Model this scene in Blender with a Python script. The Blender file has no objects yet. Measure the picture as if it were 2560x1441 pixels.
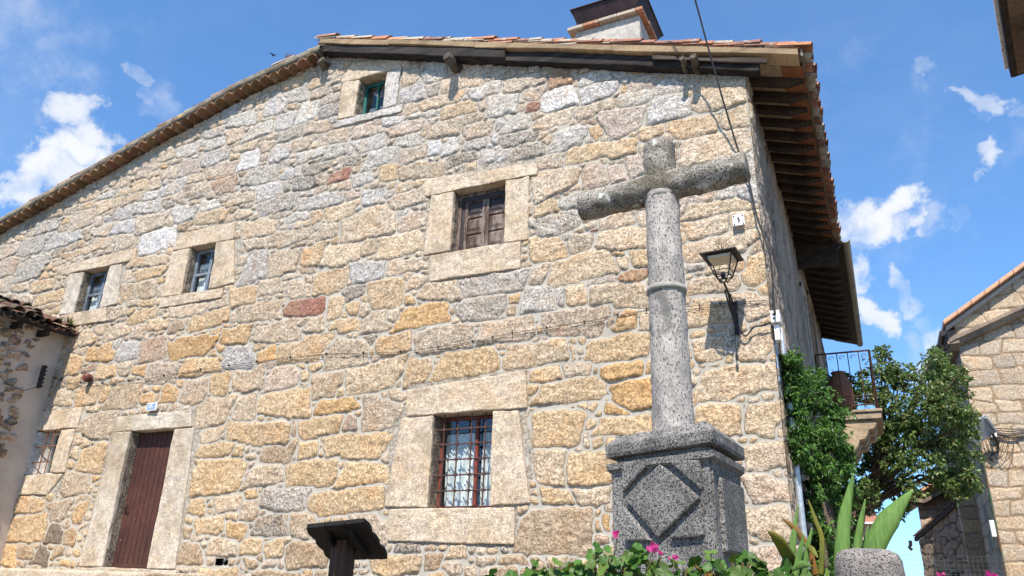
import bpy, bmesh, math, random
import numpy as np
from mathutils import Vector, Matrix, noise as mn
R_ = math.radians
scn = bpy.context.scene
col = scn.collection
# ------------------------------------------------------------------ camera
cam_d = bpy.data.cameras.new('camera'); cam = bpy.data.objects.new('camera', cam_d); col.objects.link(cam)
cam_d.sensor_width = 36; cam_d.lens = 1849/2560*36; cam_d.clip_start = 0.05; cam_d.clip_end = 3000
yaw, pit, rol = 0.457535, 0.375561, 0.030985
fw = Vector((-math.sin(yaw)*math.cos(pit), math.cos(yaw)*math.cos(pit), math.sin(pit)))
rt = Vector((math.cos(yaw), math.sin(yaw), 0)); up = rt.cross(fw)
rt2 = rt*math.cos(rol)+up*math.sin(rol); up2 = up*math.cos(rol)-rt*math.sin(rol)
m = Matrix((rt2, up2, -fw)).transposed().to_4x4(); m.translation = Vector((0, 0, 1.6)); cam.matrix_world = m
scn.camera = cam
# ------------------------------------------------------------------ sky, sun, exposure
SUN = Vector((0.12, -0.56, 0.81)).normalized()          # direction towards the sun
sd = bpy.data.lights.new('sun', 'SUN'); sd.energy = 4.8; sd.angle = R_(0.53); sd.color = (1, .925, .84)
so = bpy.data.objects.new('sun', sd); col.objects.link(so); so.rotation_euler = SUN.to_track_quat('Z', 'Y').to_euler(); so.location = (4, -20, 25)
scn.view_settings.view_transform = 'Standard'; scn.view_settings.look = 'None'; scn.view_settings.gamma = 1
scn.view_settings.exposure = 0.78; scn.view_settings.use_curve_mapping = False
w = bpy.data.worlds.new('World'); scn.world = w; w.use_nodes = True
nt = w.node_tree; N = nt.nodes; L = nt.links; N.clear()
def nd(t, **k):
    n = N.new(t)
    for a, b in k.items(): setattr(n, a, b)
    return n
sky = nd('ShaderNodeTexSky', sky_type='NISHITA', sun_disc=False, sun_elevation=math.asin(SUN.z), sun_rotation=math.atan2(SUN.x, SUN.y), altitude=900, air_density=1.0, dust_density=0.6, ozone_density=2.2)
tc = nd('ShaderNodeTexCoord')
nz = nd('ShaderNodeTexNoise'); nz.inputs['Scale'].default_value = 6.5; nz.inputs['Detail'].default_value = 8; nz.inputs['Roughness'].default_value = .62
L.new(tc.outputs['Generated'], nz.inputs['Vector'])
sub = nd('ShaderNodeVectorMath', operation='SUBTRACT'); sub.inputs[1].default_value = (.5, .5, .5); L.new(nz.outputs['Color'], sub.inputs[0])
scl = nd('ShaderNodeVectorMath', operation='SCALE'); scl.inputs['Scale'].default_value = .21; L.new(sub.outputs[0], scl.inputs[0])
add = nd('ShaderNodeVectorMath', operation='ADD'); L.new(tc.outputs['Generated'], add.inputs[0]); L.new(scl.outputs[0], add.inputs[1])
nrm = nd('ShaderNodeVectorMath', operation='NORMALIZE'); L.new(add.outputs[0], nrm.inputs[0])
acc = None
for (d, r, a) in [((-0.7551, 0.4405, 0.4856), 0.0232, 0.9), ((-0.7597, 0.456, 0.4635), 0.0268, 0.95), ((-0.7749, 0.4545, 0.4393), 0.029, 1), ((-0.7946, 0.4422, 0.416), 0.0298, 1), ((-0.8088, 0.4326, 0.3984), 0.025, 1), ((-0.792, 0.4587, 0.403), 0.0266, 0.9), ((-0.7759, 0.4257, 0.4656), 0.0171, 0.5), ((-0.7753, 0.3535, 0.5235), 0.1144, 0.42), ((-0.7461, 0.3662, 0.5561), 0.1104, 0.3), ((-0.8117, 0.3813, 0.4425), 0.066, 0.3), ((-0.71, 0.448, 0.5434), 0.0152, 0.75), ((-0.7213, 0.459, 0.5188), 0.0118, 0.6), ((-0.705, 0.478, 0.524), 0.0328, 0.5), ((-0.6967, 0.4954, 0.5189), 0.0241, 0.45), ((0.0613, 0.9023, 0.4267), 0.0287, 1.0), ((0.0379, 0.9158, 0.3999), 0.0412, 1.05), ((0.0166, 0.9067, 0.4214), 0.0306, 0.95), ((0.0751, 0.9182, 0.389), 0.0249, 0.9), ((0.0969, 0.9132, 0.3959), 0.0235, 0.5), ((0.0228, 0.9503, 0.3105), 0.0231, 0.95), ((0.0088, 0.9469, 0.3215), 0.0183, 0.9), ((0.0115, 0.9344, 0.356), 0.0233, 0.95), ((0.0607, 0.946, 0.3185), 0.0179, 0.7), ((0.1581, 0.873, 0.4614), 0.0169, 0.9), ((0.1609, 0.8812, 0.4445), 0.018, 0.9), ((0.1626, 0.8395, 0.5185), 0.0167, 0.75), ((0.1236, 0.8281, 0.5468), 0.0182, 0.5), ((0.1158, 0.8377, 0.5337), 0.0172, 0.35), ((0.1939, 0.8421, 0.5033), 0.0186, 0.5), ((0.1479, 0.8489, 0.5075), 0.0068, 0.4), ((0.1338, 0.9062, 0.4012), 0.0115, 0.4), ((0.0734, 0.9541, 0.2904), 0.0177, 0.5), ((0.0389, 0.8505, 0.5245), 0.1378, 0.22), ((0.1218, 0.9204, 0.3715), 0.1502, 0.2), ((0.1702, 0.8797, 0.4441), 0.0671, 0.25), ((-0.026, 0.8044, 0.5935), 0.073, 0.15), ((0.0824, 0.9674, 0.2396), 0.0466, 0.9), ((0.0433, 0.9654, 0.2573), 0.0358, 0.6), ((0.0975, 0.9735, 0.2067), 0.0344, 0.9)]:
    dp = nd('ShaderNodeVectorMath', operation='DOT_PRODUCT'); dp.inputs[1].default_value = d; L.new(nrm.outputs[0], dp.inputs[0])
    mr = nd('ShaderNodeMapRange', interpolation_type='SMOOTHSTEP'); mr.inputs[1].default_value = math.cos(r*1.25); mr.inputs[2].default_value = math.cos(r*.25); mr.inputs[4].default_value = a
    L.new(dp.outputs['Value'], mr.inputs[0])
    if acc is None: acc = mr.outputs[0]
    else:
        s = nd('ShaderNodeMath', operation='MAXIMUM'); L.new(acc, s.inputs[0]); L.new(mr.outputs[0], s.inputs[1]); acc = s.outputs[0]
n2 = nd('ShaderNodeTexNoise'); n2.inputs['Scale'].default_value = 17; n2.inputs['Detail'].default_value = 9; n2.inputs['Roughness'].default_value = .6; L.new(tc.outputs['Generated'], n2.inputs['Vector'])
m2 = nd('ShaderNodeMapRange'); m2.interpolation_type = 'SMOOTHSTEP'; m2.inputs[1].default_value = .54; m2.inputs[2].default_value = 1.02
ma = nd('ShaderNodeMath', operation='MULTIPLY_ADD'); ma.inputs[1].default_value = .42; L.new(acc, ma.inputs[0]); L.new(n2.outputs['Fac'], ma.inputs[2]); L.new(ma.outputs[0], m2.inputs[0])
mu = nd('ShaderNodeMath', operation='MULTIPLY', use_clamp=True); L.new(acc, mu.inputs[0]); L.new(m2.outputs[0], mu.inputs[1])
# faint high veil everywhere
mp = nd('ShaderNodeMapping'); mp.inputs['Scale'].default_value = (1.2, 3.4, 2.2); mp.inputs['Rotation'].default_value = (0, .5, .7); L.new(tc.outputs['Generated'], mp.inputs['Vector'])
n3 = nd('ShaderNodeTexNoise'); n3.inputs['Scale'].default_value = 2.3; n3.inputs['Detail'].default_value = 6; n3.inputs['Roughness'].default_value = .55; L.new(mp.outputs[0], n3.inputs['Vector'])
m3 = nd('ShaderNodeMapRange', interpolation_type='SMOOTHSTEP'); m3.inputs[1].default_value = .45; m3.inputs[2].default_value = .8; m3.inputs[4].default_value = .10; L.new(n3.outputs['Fac'], m3.inputs[0])
mx = nd('ShaderNodeMath', operation='MAXIMUM'); L.new(mu.outputs[0], mx.inputs[0]); L.new(m3.outputs[0], mx.inputs[1])
hsv = nd('ShaderNodeHueSaturation'); hsv.inputs['Saturation'].default_value = 1.0; hsv.inputs['Value'].default_value = 1.45
gm = nd('ShaderNodeGamma'); gm.inputs['Gamma'].default_value = .75; L.new(sky.outputs[0], gm.inputs['Color'])
tn = nd('ShaderNodeMix', data_type='RGBA', blend_type='MULTIPLY'); tn.inputs['Factor'].default_value = 1; tn.inputs['B'].default_value = (.55, .88, 1.22, 1); L.new(gm.outputs[0], tn.inputs['A']); L.new(tn.outputs['Result'], hsv.inputs['Color'])
mixc = nd('ShaderNodeMix', data_type='RGBA'); L.new(mx.outputs[0], mixc.inputs['Factor']); L.new(hsv.outputs[0], mixc.inputs['A']); mixc.inputs['B'].default_value = (4.7, 4.85, 5.1, 1)
bg = nd('ShaderNodeBackground'); bg.inputs['Strength'].default_value = .118; L.new(mixc.outputs['Result'], bg.inputs['Color'])
ow = nd('ShaderNodeOutputWorld'); L.new(bg.outputs[0], ow.inputs[0])

# ------------------------------------------------------------------ materials
def mat(name, base, alt=None, scale=3., rough=.85, bump=.3, bscale=40., attr=False, metal=0., speck=None, spscale=70., lich=None, spec=.3, stretch=None, detail=6, trans=0., alt_lo=.4, alt_hi=.65, pits=0.):
    m = bpy.data.materials.new(name); m.use_nodes = True
    nt = m.node_tree; N = nt.nodes; L = nt.links; bs = N['Principled BSDF']
    bs.inputs['Roughness'].default_value = rough; bs.inputs['Metallic'].default_value = metal; bs.inputs['Specular IOR Level'].default_value = spec
    tc = N.new('ShaderNodeTexCoord'); src = tc.outputs['Object']
    if stretch:
        mp = N.new('ShaderNodeMapping'); mp.inputs['Scale'].default_value = stretch; L.new(src, mp.inputs['Vector']); src = mp.outputs[0]
    def noise(s, d=detail, r=.6):
        n = N.new('ShaderNodeTexNoise'); n.inputs['Scale'].default_value = s; n.inputs['Detail'].default_value = d; n.inputs['Roughness'].default_value = r; L.new(src, n.inputs['Vector']); return n.outputs['Fac']
    def rng(f, a, b, c=0., d=1.):
        n = N.new('ShaderNodeMapRange'); n.interpolation_type = 'SMOOTHSTEP'
        for i, v in enumerate((a, b, c, d)): n.inputs[i+1].default_value = v
        L.new(f, n.inputs[0]); return n.outputs[0]
    def mix(f, a, b, mode='MIX'):
        n = N.new('ShaderNodeMix'); n.data_type = 'RGBA'; n.blend_type = mode
        if hasattr(f, 'is_output'): L.new(f, n.inputs['Factor'])
        else: n.inputs['Factor'].default_value = f
        for s, v in (('A', a), ('B', b)):
            if hasattr(v, 'is_output'): L.new(v, n.inputs[s])
            else: n.inputs[s].default_value = (*v, 1)
        return n.outputs['Result']
    c = base
    if attr:
        a = N.new('ShaderNodeAttribute'); a.attribute_name = 'col'; c = a.outputs['Color']
    if alt is None and not attr: alt = tuple(v*.62 for v in base)
    if alt is not None: c = mix(rng(noise(scale), alt_lo, alt_hi), c, alt)
    c = mix(1., c, mix(rng(noise(scale*7), .3, .7), (.78, .78, .78), (1.12, 1.1, 1.06)), 'MULTIPLY')
    if speck: c = mix(rng(noise(spscale, 3, .5), speck[1], speck[2]), c, speck[0])
    if lich: c = mix(rng(noise(lich[1]), lich[2], lich[2]+.08), c, lich[0])
    pf = None
    if pits:
        mt_ = N.new('ShaderNodeMath'); mt_.operation = 'SUBTRACT'; mt_.inputs[1].default_value = .5; L.new(noise(30, 3, .55), mt_.inputs[0]); ma_ = N.new('ShaderNodeMath'); ma_.operation = 'ABSOLUTE'; L.new(mt_.outputs[0], ma_.inputs[0]); pf = rng(ma_.outputs[0], 0, .04)
        c = mix(pf, mix(1., c, (1-.42*pits, 1-.46*pits, 1-.52*pits), 'MULTIPLY'), c)
    L.new(c, bs.inputs['Base Color'])
    if bump:
        b = N.new('ShaderNodeBump'); b.inputs['Strength'].default_value = bump; b.inputs['Distance'].default_value = .6/bscale
        hs = noise(bscale, 5, .65)
        if pf is not None:
            m5 = N.new('ShaderNodeMath'); m5.operation = 'MULTIPLY_ADD'; m5.inputs[1].default_value = .45; L.new(pf, m5.inputs[0]); L.new(hs, m5.inputs[2]); hs = m5.outputs[0]
        L.new(hs, b.inputs['Height']); L.new(b.outputs[0], bs.inputs['Normal'])
    if trans:
        tr = N.new('ShaderNodeBsdfTranslucent'); L.new(c, tr.inputs['Color']); ms = N.new('ShaderNodeMixShader'); ms.inputs[0].default_value = trans
        L.new(bs.outputs[0], ms.inputs[1]); L.new(tr.outputs[0], ms.inputs[2]); L.new(ms.outputs[0], N['Material Output'].inputs['Surface'])
    return m

def rubble_mat(name, mortar, dirt=.5, stain=(.30, .21, .12), bstr=1.0):
    m = bpy.data.materials.new(name); m.use_nodes = True
    nt = m.node_tree; N = nt.nodes; L = nt.links; bs = N['Principled BSDF']; bs.inputs['Roughness'].default_value = .9; bs.inputs['Specular IOR Level'].default_value = .15
    tc = N.new('ShaderNodeTexCoord'); src = tc.outputs['Object']
    def noise(s, d=6, r=.6):
        n = N.new('ShaderNodeTexNoise'); n.inputs['Scale'].default_value = s; n.inputs['Detail'].default_value = d; n.inputs['Roughness'].default_value = r; L.new(src, n.inputs['Vector']); return n.outputs['Fac']
    def rng(f, a, b, c=0., d=1.):
        n = N.new('ShaderNodeMapRange'); n.interpolation_type = 'SMOOTHSTEP'
        for i, v in enumerate((a, b, c, d)): n.inputs[i+1].default_value = v
        L.new(f, n.inputs[0]); return n.outputs[0]
    def math_(op, a, b):
        n = N.new('ShaderNodeMath'); n.operation = op
        for i, v in enumerate((a, b)):
            if hasattr(v, 'is_output'): L.new(v, n.inputs[i])
            else: n.inputs[i].default_value = v
        return n.outputs[0]
    def mix(f, a, b, mode='MIX'):
        n = N.new('ShaderNodeMix'); n.data_type = 'RGBA'; n.blend_type = mode
        if hasattr(f, 'is_output'): L.new(f, n.inputs['Factor'])
        else: n.inputs['Factor'].default_value = f
        for s, v in (('A', a), ('B', b)):
            if hasattr(v, 'is_output'): L.new(v, n.inputs[s])
            else: n.inputs[s].default_value = (*v, 1)
        return n.outputs['Result']
    a = N.new('ShaderNodeAttribute'); a.attribute_name = 'col'
    e = N.new('ShaderNodeAttribute'); e.attribute_name = 'ed'
    st = a.outputs['Color']; sp = a.outputs['Alpha']
    st = mix(math_('MULTIPLY', rng(noise(2.6), .45, .75), .45), st, mix(1., st, (1.1, .74, .42), 'MULTIPLY'))       # ochre iron stain clouds
    st = mix(math_('MULTIPLY', rng(noise(1.1, 7, .65), .48, .70), dirt*.8), st, mix(1., st, (.62, .60, .56), 'MULTIPLY'))   # broad grime
    st = mix(math_('MULTIPLY', rng(noise(5.5), .5, .72), dirt*.75), st, mix(1., st, stain, 'MULTIPLY'))
    st = mix(1., st, mix(rng(noise(22, 5, .7), .3, .7), (.72, .71, .70), (1.22, 1.21, 1.18)), 'MULTIPLY')
    st = mix(math_('MULTIPLY', rng(noise(58, 4, .6), .56, .66), .35), st, mix(1., st, (.35, .33, .3), 'MULTIPLY'))
    rd = math_('ABSOLUTE', math_('SUBTRACT', noise(21, 3, .55), .5), 0); rdg = rng(rd, .0, .045)
    st = mix(rdg, mix(1., st, (.62, .56, .48), 'MULTIPLY'), st)                                                        # darker lines along the chisel furrows
    st = mix(math_('MULTIPLY', rng(noise(30, 6, .7), .5, .6), sp), st, (.085, .08, .075))                           # dark lichen on weathered stones
    mo = mix(rng(noise(3.0), .35, .7), mortar, tuple(v*.82 for v in mortar)); mo = mix(1., mo, mix(noise(60, 3, .6), (.8, .8, .8), (1.15, 1.15, 1.15)), 'MULTIPLY')
    ed = math_('ADD', e.outputs['Fac'], math_('MULTIPLY', math_('SUBTRACT', noise(26, 4, .6), .5), .016))
    f = rng(ed, .001, .005)
    c = mix(f, mo, st)
    gap = math_('MULTIPLY', rng(math_('ABSOLUTE', math_('SUBTRACT', ed, .003), 0), .0045, 0.), rng(noise(4, 3, .5), .42, .6))
    c = mix(math_('MULTIPLY', gap, .6), c, (.14, .11, .08))                                                        # open crack between stone and pointing
    L.new(c, bs.inputs['Base Color'])
    b1 = N.new('ShaderNodeBump'); b1.inputs['Strength'].default_value = bstr; b1.inputs['Distance'].default_value = .022
    bh = math_('MULTIPLY', math_('ADD', noise(28, 5, .68), math_('MULTIPLY', rdg, .28)), f); L.new(bh, b1.inputs['Height'])
    b2 = N.new('ShaderNodeBump'); b2.inputs['Strength'].default_value = .35; b2.inputs['Distance'].default_value = .006; L.new(noise(110, 3, .6), b2.inputs['Height']); L.new(b1.outputs[0], b2.inputs['Normal'])
    L.new(b2.outputs[0], bs.inputs['Normal'])
    return m

def glass_mat(name, tint=(.02, .03, .04), rough=.05, alpha=.55):
    m = bpy.data.materials.new(name); m.use_nodes = True; nt = m.node_tree; N = nt.nodes; L = nt.links
    g = N.new('ShaderNodeBsdfGlossy'); g.inputs['Roughness'].default_value = rough; g.inputs['Color'].default_value = (.9, .95, 1, 1)
    t = N.new('ShaderNodeBsdfTransparent'); t.inputs['Color'].default_value = (.85, .9, .9, 1)
    fr = N.new('ShaderNodeFresnel'); fr.inputs['IOR'].default_value = 1.5
    ad = N.new('ShaderNodeMath'); ad.operation = 'ADD'; ad.inputs[1].default_value = .06; L.new(fr.outputs[0], ad.inputs[0])
    ms = N.new('ShaderNodeMixShader'); ms.inputs[0].default_value = .08; L.new(t.outputs[0], ms.inputs[1]); L.new(g.outputs[0], ms.inputs[2])
    L.new(ms.outputs[0], N['Material Output'].inputs['Surface']); return m

M = {}
M['rubble'] = rubble_mat('rubble_granite', (.43, .39, .325), .45)
M['church'] = rubble_mat('church_ashlar', (.33, .235, .15), .35)
M['churchd'] = rubble_mat('shade_toned_lean_to_rubble', (.13, .10, .07), .9)  # mortar darkened so the colour carries the shade of this side
M['annexw'] = rubble_mat('annex_render', (.52, .455, .39), .9)
M['dressed'] = mat('dressed_granite', (.64, .535, .415), (.58, .45, .31), 2.2, .9, .9, 60, speck=((.26, .22, .17), .57, .68), spscale=60, spec=.15, pits=.7, lich=((.42, .335, .24), 1.9, .56))
M['dressedw'] = mat('pale_dressed_granite', (.60, .57, .53), (.52, .48, .43), 2.2, .9, .9, 45, pits=.8, speck=((.28, .27, .26), .58, .70), spscale=65, spec=.15)
M['doorst'] = mat('door_granite', (.60, .54, .455), (.45, .365, .265), 1.3, .9, .8, 45, pits=.6, speck=((.26, .22, .18), .60, .72), spscale=60, spec=.15)
M['granite'] = mat('lichened_granite', (.46, .425, .385), (.33, .305, .28), 2.5, .9, 1., 70, speck=((.12, .112, .105), .50, .66), spscale=80, lich=((.15, .145, .13), 4., .56), stretch=(1, 1, .6), spec=.15)
M['graniteb'] = mat('dark_lichened_granite', (.175, .167, .155), (.33, .315, .29), 4.2, .9, 1.0, 60, speck=((.035, .035, .035), .48, .60), spscale=95, lich=((.44, .45, .43), 2.1, .72), spec=.15, alt_lo=.35, alt_hi=.7)
M['granitearm'] = mat('mossy_granite', (.36, .33, .285), (.15, .13, .095), 5., .9, 1.0, 70, speck=((.05, .05, .045), .49, .63), spscale=85, lich=((.54, .55, .51), 7., .60), spec=.15)
M['tile'] = mat('old_clay_tile', (.4, .15, .08), None, 3., .85, .5, 45, attr=True, lich=((.34, .31, .25), 9, .56), speck=((.07, .05, .04), .60, .75), spscale=30)
M['tilenew'] = mat('new_clay_tile', (.62, .33, .19), (.55, .27, .14), 3., .8, .3, 40)
M['mortar'] = mat('grey_mortar', (.24, .21, .165), (.13, .10, .07), 4., .95, 1., 25, lich=((.40, .27, .14), 3, .58))
M['brick'] = mat('orange_ceramic', (.30, .12, .05), (.20, .085, .04), 5., .75, .25, 30)
M['pine'] = mat('pale_board', (.50, .36, .21), (.36, .25, .15), 2.5, .8, .25, 30, stretch=(1, .5, 6))
M['soffit'] = mat('soffit_board', (.50, .39, .26), (.34, .25, .16), 2.5, .8, .2, 30)
M['beam'] = mat('black_weathered_timber', (.016, .013, .012), (.045, .038, .034), 6, .85, .9, 40, stretch=(.25, 2, 2))
M['rafter'] = mat('dark_rafter', (.035, .024, .018), (.06, .042, .03), 6, .75, .5, 40)
M['logend'] = mat('grey_log_end', (.13, .11, .085), (.05, .04, .03), 12, .9, 1., 50, stretch=(1, .3, 1))
M['plaster'] = mat('side_wall_render', (.42, .34, .265), (.25, .195, .155), .9, .95, 1.0, 14, lich=((.13, .115, .10), 3.1, .57), speck=((.40, .34, .27), .60, .70), spscale=9, stretch=(1, 1, .45))
M['concrete'] = mat('chimney_render', (.44, .415, .375), (.36, .335, .30), 2, .95, .5, 25)
M['iron'] = mat('wrought_iron', (.028, .028, .032), (.05, .035, .03), 8, .55, .3, 60, metal=.4)
M['rust'] = mat('rusty_iron', (.12, .055, .035), (.06, .035, .028), 9, .7, .4, 60, metal=.2)
M['grille'] = mat('grille_iron', (.085, .05, .045), (.13, .06, .045), 9, .6, .3, 60, metal=.3)
M['hood'] = mat('chimney_hood_metal', (.03, .018, .02), (.055, .03, .03), 3, .45, .15, 30, metal=.4)
M['brownwood'] = mat('weathered_shutter', (.075, .045, .034), (.22, .175, .15), 14, .75, .8, 60, stretch=(1, 1, .25))
M['darkwood'] = mat('dark_post_and_shaded_panel', (.035, .028, .032), (.05, .04, .045), 9, .6, .5, 60)
M['bluewood'] = mat('blue_grey_painted_wood', (.19, .23, .27), (.10, .12, .15), 9, .6, .5, 50, stretch=(1, 1, .3))
M['greenwood'] = mat('green_painted_frame', (.02, .14, .12), (.015, .09, .09), 6, .5, .2, 40)
M['redwood'] = mat('red_brown_frame', (.20, .045, .03), (.13, .035, .025), 6, .5, .2, 40)
M['door'] = mat('brown_door', (.078, .030, .022), (.055, .022, .018), 1.5, .5, .08, 30, spec=.5)
M['curtain'] = mat('white_curtain', (.74, .74, .72), (.58, .60, .60), 5, .9, 0, 20)
M['white'] = mat('white_enamel', (.80, .80, .80), (.70, .70, .69), 6, .35, 0)
M['whitepl'] = mat('white_plastic', (.74, .73, .70), (.66, .64, .60), 6, .4, 0)
M['greypl'] = mat('grey_plastic', (.45, .47, .50), (.36, .38, .40), 6, .4, 0)
M['bluet'] = mat('blue_glaze', (.26, .39, .56), (.20, .32, .50), 8, .25, 0)
M['black'] = mat('black_rubber', (.018, .018, .02), (.03, .03, .03), 8, .6, .1)
M['zinc'] = mat('galvanised_pipe', (.45, .50, .54), (.60, .65, .69), 12, .38, .25, 25, metal=.55)
M['gutter'] = mat('grey_gutter', (.30, .28, .25), (.22, .20, .17), 3, .5, .1, metal=.3)
M['lampglass'] = mat('lantern_diffuser', (.60, .57, .46), (.5, .47, .37), 5, .4, 0)
M['signwood'] = mat('black_stained_board', (.010, .009, .009), (.016, .014, .013), 8, .75, .35, 40, spec=.2)
M['postwood'] = mat('dark_post', (.045, .022, .012), (.075, .035, .018), 8, .6, .5, 40, stretch=(3, 3, .2))
M['bark'] = mat('bark', (.13, .095, .07), (.07, .05, .04), 6, .95, .9, 30)
M['leaf'] = mat('tree_leaf', (.03, .075, .02), None, 3., .42, 0, attr=True, trans=.4, spec=.5)
M['leafg'] = mat('geranium_leaf', (.05, .13, .025), None, 40., .5, .2, 200, attr=True, trans=.3, spec=.4)
M['iris'] = mat('iris_leaf', (.19, .33, .075), (.14, .26, .06), 30., .45, .15, 60, trans=.35, spec=.4, stretch=(1, 1, .06))
M['irisy'] = mat('withering_leaf', (.22, .20, .03), (.14, .17, .03), 25., .55, .2, 60, trans=.3)
M['petal'] = mat('magenta_petal', (.50, .015, .20), (.35, .01, .13), 40., .5, 0, trans=.25)
M['terra'] = mat('terracotta', (.26, .11, .065), (.20, .09, .06), 4, .8, .3, 30)
M['redclay'] = mat('glazed_brown_insulator', (.17, .05, .03), (.12, .04, .03), 6, .35, 0, spec=.5)
M['ground'] = mat('ground_sand', (.19, .165, .13), (.14, .12, .10), .8, .95, .5, 20)
M['cobble'] = mat('street_stone', (.24, .22, .20), (.17, .16, .15), 1.5, .9, .8, 8)
M['hill'] = mat('hill_scrub', (.09, .12, .10), (.06, .09, .07), .01, .95, 0)
M['weed'] = mat('dry_weed', (.30, .17, .12), (.22, .20, .09), 30, .9, 0, trans=.2)
M['bird'] = mat('bird_feather', (.02, .02, .022), (.03, .03, .03), 8, .7, 0)
M['fence'] = mat('wire', (.34, .40, .46), (.25, .28, .30), 8, .4, 0, metal=.5)
M['dark'] = mat('interior_dark', (.012, .012, .012), (.01, .01, .01), 8, .9, 0)
M['glass'] = glass_mat('window_glass')
M['soil'] = mat('soil', (.06, .045, .03), (.04, .03, .02), 8, .95, .8, 20)
M['solar'] = mat('grey_panel', (.32, .34, .37), (.28, .30, .33), 6, .35, 0)
M['pinkwall'] = mat('salmon_render', (.42, .20, .14), (.36, .18, .13), 2, .9, .2)

# ------------------------------------------------------------------ mesh helpers
class MB:
    def __init__(s): s.v = []; s.f = []; s.c = []; s.cc = (1, 1, 1)
    def add(s, vs, fs):
        o = len(s.v); s.v += [tuple(p) for p in vs]
        for f in fs: s.f.append(tuple(i+o for i in f)); s.c.append(s.cc)
    def box(s, x0, x1, y0, y1, z0, z1, T=None):
        vs = [Vector((x, y, z)) for z in (z0, z1) for y in (y0, y1) for x in (x0, x1)]
        if T: vs = [T @ v for v in vs]
        s.add(vs, [(0, 2, 3, 1), (4, 5, 7, 6), (0, 1, 5, 4), (2, 6, 7, 3), (0, 4, 6, 2), (1, 3, 7, 5)])
    def hexa(s, vs): s.add(vs, [(0, 2, 3, 1), (4, 5, 7, 6), (0, 1, 5, 4), (2, 6, 7, 3), (0, 4, 6, 2), (1, 3, 7, 5)])
    def prism(s, poly, d):                      # poly: 3-D points, extruded by vector d
        n = len(poly); d = Vector(d); a = [Vector(p) for p in poly]; s.add(a+[p+d for p in a], [tuple(range(n))[::-1], tuple(range(n, 2*n))]+[(i, (i+1) % n, (i+1) % n+n, i+n) for i in range(n)])
    def tube(s, pts, r, seg=8, cap=True):
        pts = [Vector(p) for p in pts]; n = len(pts); rs = r if isinstance(r, (list, tuple)) else [r]*n; vs = []
        d0 = (pts[1]-pts[0]).normalized(); a = d0.orthogonal().normalized()
        for i, p in enumerate(pts):
            d = (pts[min(i+1, n-1)]-pts[max(i-1, 0)]).normalized(); a = (a-d*a.dot(d)).normalized(); b = d.cross(a)
            for k in range(seg): t = 2*math.pi*k/seg; vs.append(p+(a*math.cos(t)+b*math.sin(t))*rs[i])
        fs = [(i*seg+k, i*seg+(k+1) % seg, (i+1)*seg+(k+1) % seg, (i+1)*seg+k) for i in range(n-1) for k in range(seg)]
        if cap: fs += [tuple(range(seg))[::-1], tuple((n-1)*seg+k for k in range(seg))]
        s.add(vs, fs)
    def build(s, name, m, parent=None, smooth=False, bev=0, bseg=2, sub=0):
        me = bpy.data.meshes.new(name); me.from_pydata(s.v, [], s.f); me.update()
        ca = me.color_attributes.new('col', 'FLOAT_COLOR', 'CORNER'); arr = []
        for p, c in zip(me.polygons, s.c): arr += [c[0], c[1], c[2], 1]*p.loop_total
        ca.data.foreach_set('color', arr)
        me.materials.append(m); o = bpy.data.objects.new(name, me); col.objects.link(o)
        if smooth:
            for p in me.polygons: p.use_smooth = True
        bm = bmesh.new(); bm.from_mesh(me); bmesh.ops.recalc_face_normals(bm, faces=bm.faces); bm.to_mesh(me); bm.free()
        if bev: b = o.modifiers.new('b', 'BEVEL'); b.width = bev; b.segments = bseg; b.limit_method = 'ANGLE'; b.angle_limit = R_(35)
        if sub: b = o.modifiers.new('s', 'SUBSURF'); b.levels = sub; b.render_levels = sub
        if parent is not None: o.parent = parent
        return o
def tag(o, label, cat=None, group=None, kind=None):
    if label: o['label'] = label
    if cat: o['category'] = cat
    if group: o['group'] = group
    if kind: o['kind'] = kind
    return o
def empty(name, label, cat, loc=(0, 0, 0), group=None):
    o = bpy.data.objects.new(name, None); col.objects.link(o); o.location = loc; o.empty_display_size = .2
    tag(o, label, cat, group); return o
def unloc(root):                                # children were built in world metres: shift their meshes so the Empty can stand at its base
    l = root.location.copy()
    def go(o):
        for c in o.children:
            if c.type == 'MESH' and not c.get('_sh') : c.data.transform(Matrix.Translation(-l)); c['_sh'] = 1
            go(c)
    go(root)
    def cl(o):
        for c in o.children:
            if '_sh' in c: del c['_sh']
            cl(c)
    cl(root)
def rough_disp(o, amp, sc, seed=0):
    me = o.data
    for v in me.vertices:
        q = v.co*sc+Vector((seed*7.3, seed*3.1, seed)); v.co += mn.noise_vector(q)*amp + mn.noise_vector(q*2.7)*amp*.5
def block(name, quad, y0, y1, m, parent, amp=.006, cuts=9, bev=.014, seed=0):
    """dressed stone: quad = (x,z) BL BR TR TL on the wall face, running from y0 back to y1"""
    bm = bmesh.new(); a = [bm.verts.new((x, y0, z)) for x, z in quad]; b = [bm.verts.new((x, y1, z)) for x, z in quad]
    bm.faces.new(a); bm.faces.new(b[::-1])
    for i in range(4): bm.faces.new((a[i], b[i], b[(i+1) % 4], a[(i+1) % 4]))
    bmesh.ops.recalc_face_normals(bm, faces=bm.faces)
    bmesh.ops.subdivide_edges(bm, edges=bm.edges[:], cuts=cuts, use_grid_fill=True)
    me = bpy.data.meshes.new(name); bm.to_mesh(me); bm.free(); me.materials.append(m)
    o = bpy.data.objects.new(name, me); col.objects.link(o); rough_disp(o, amp, 9, seed); rough_disp(o, amp*1.6, 2.5, seed+9)
    if bev: b = o.modifiers.new('b', 'BEVEL'); b.width = bev; b.segments = 2; b.limit_method = 'ANGLE'; b.angle_limit = R_(60)
    o.parent = parent; return o

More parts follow.
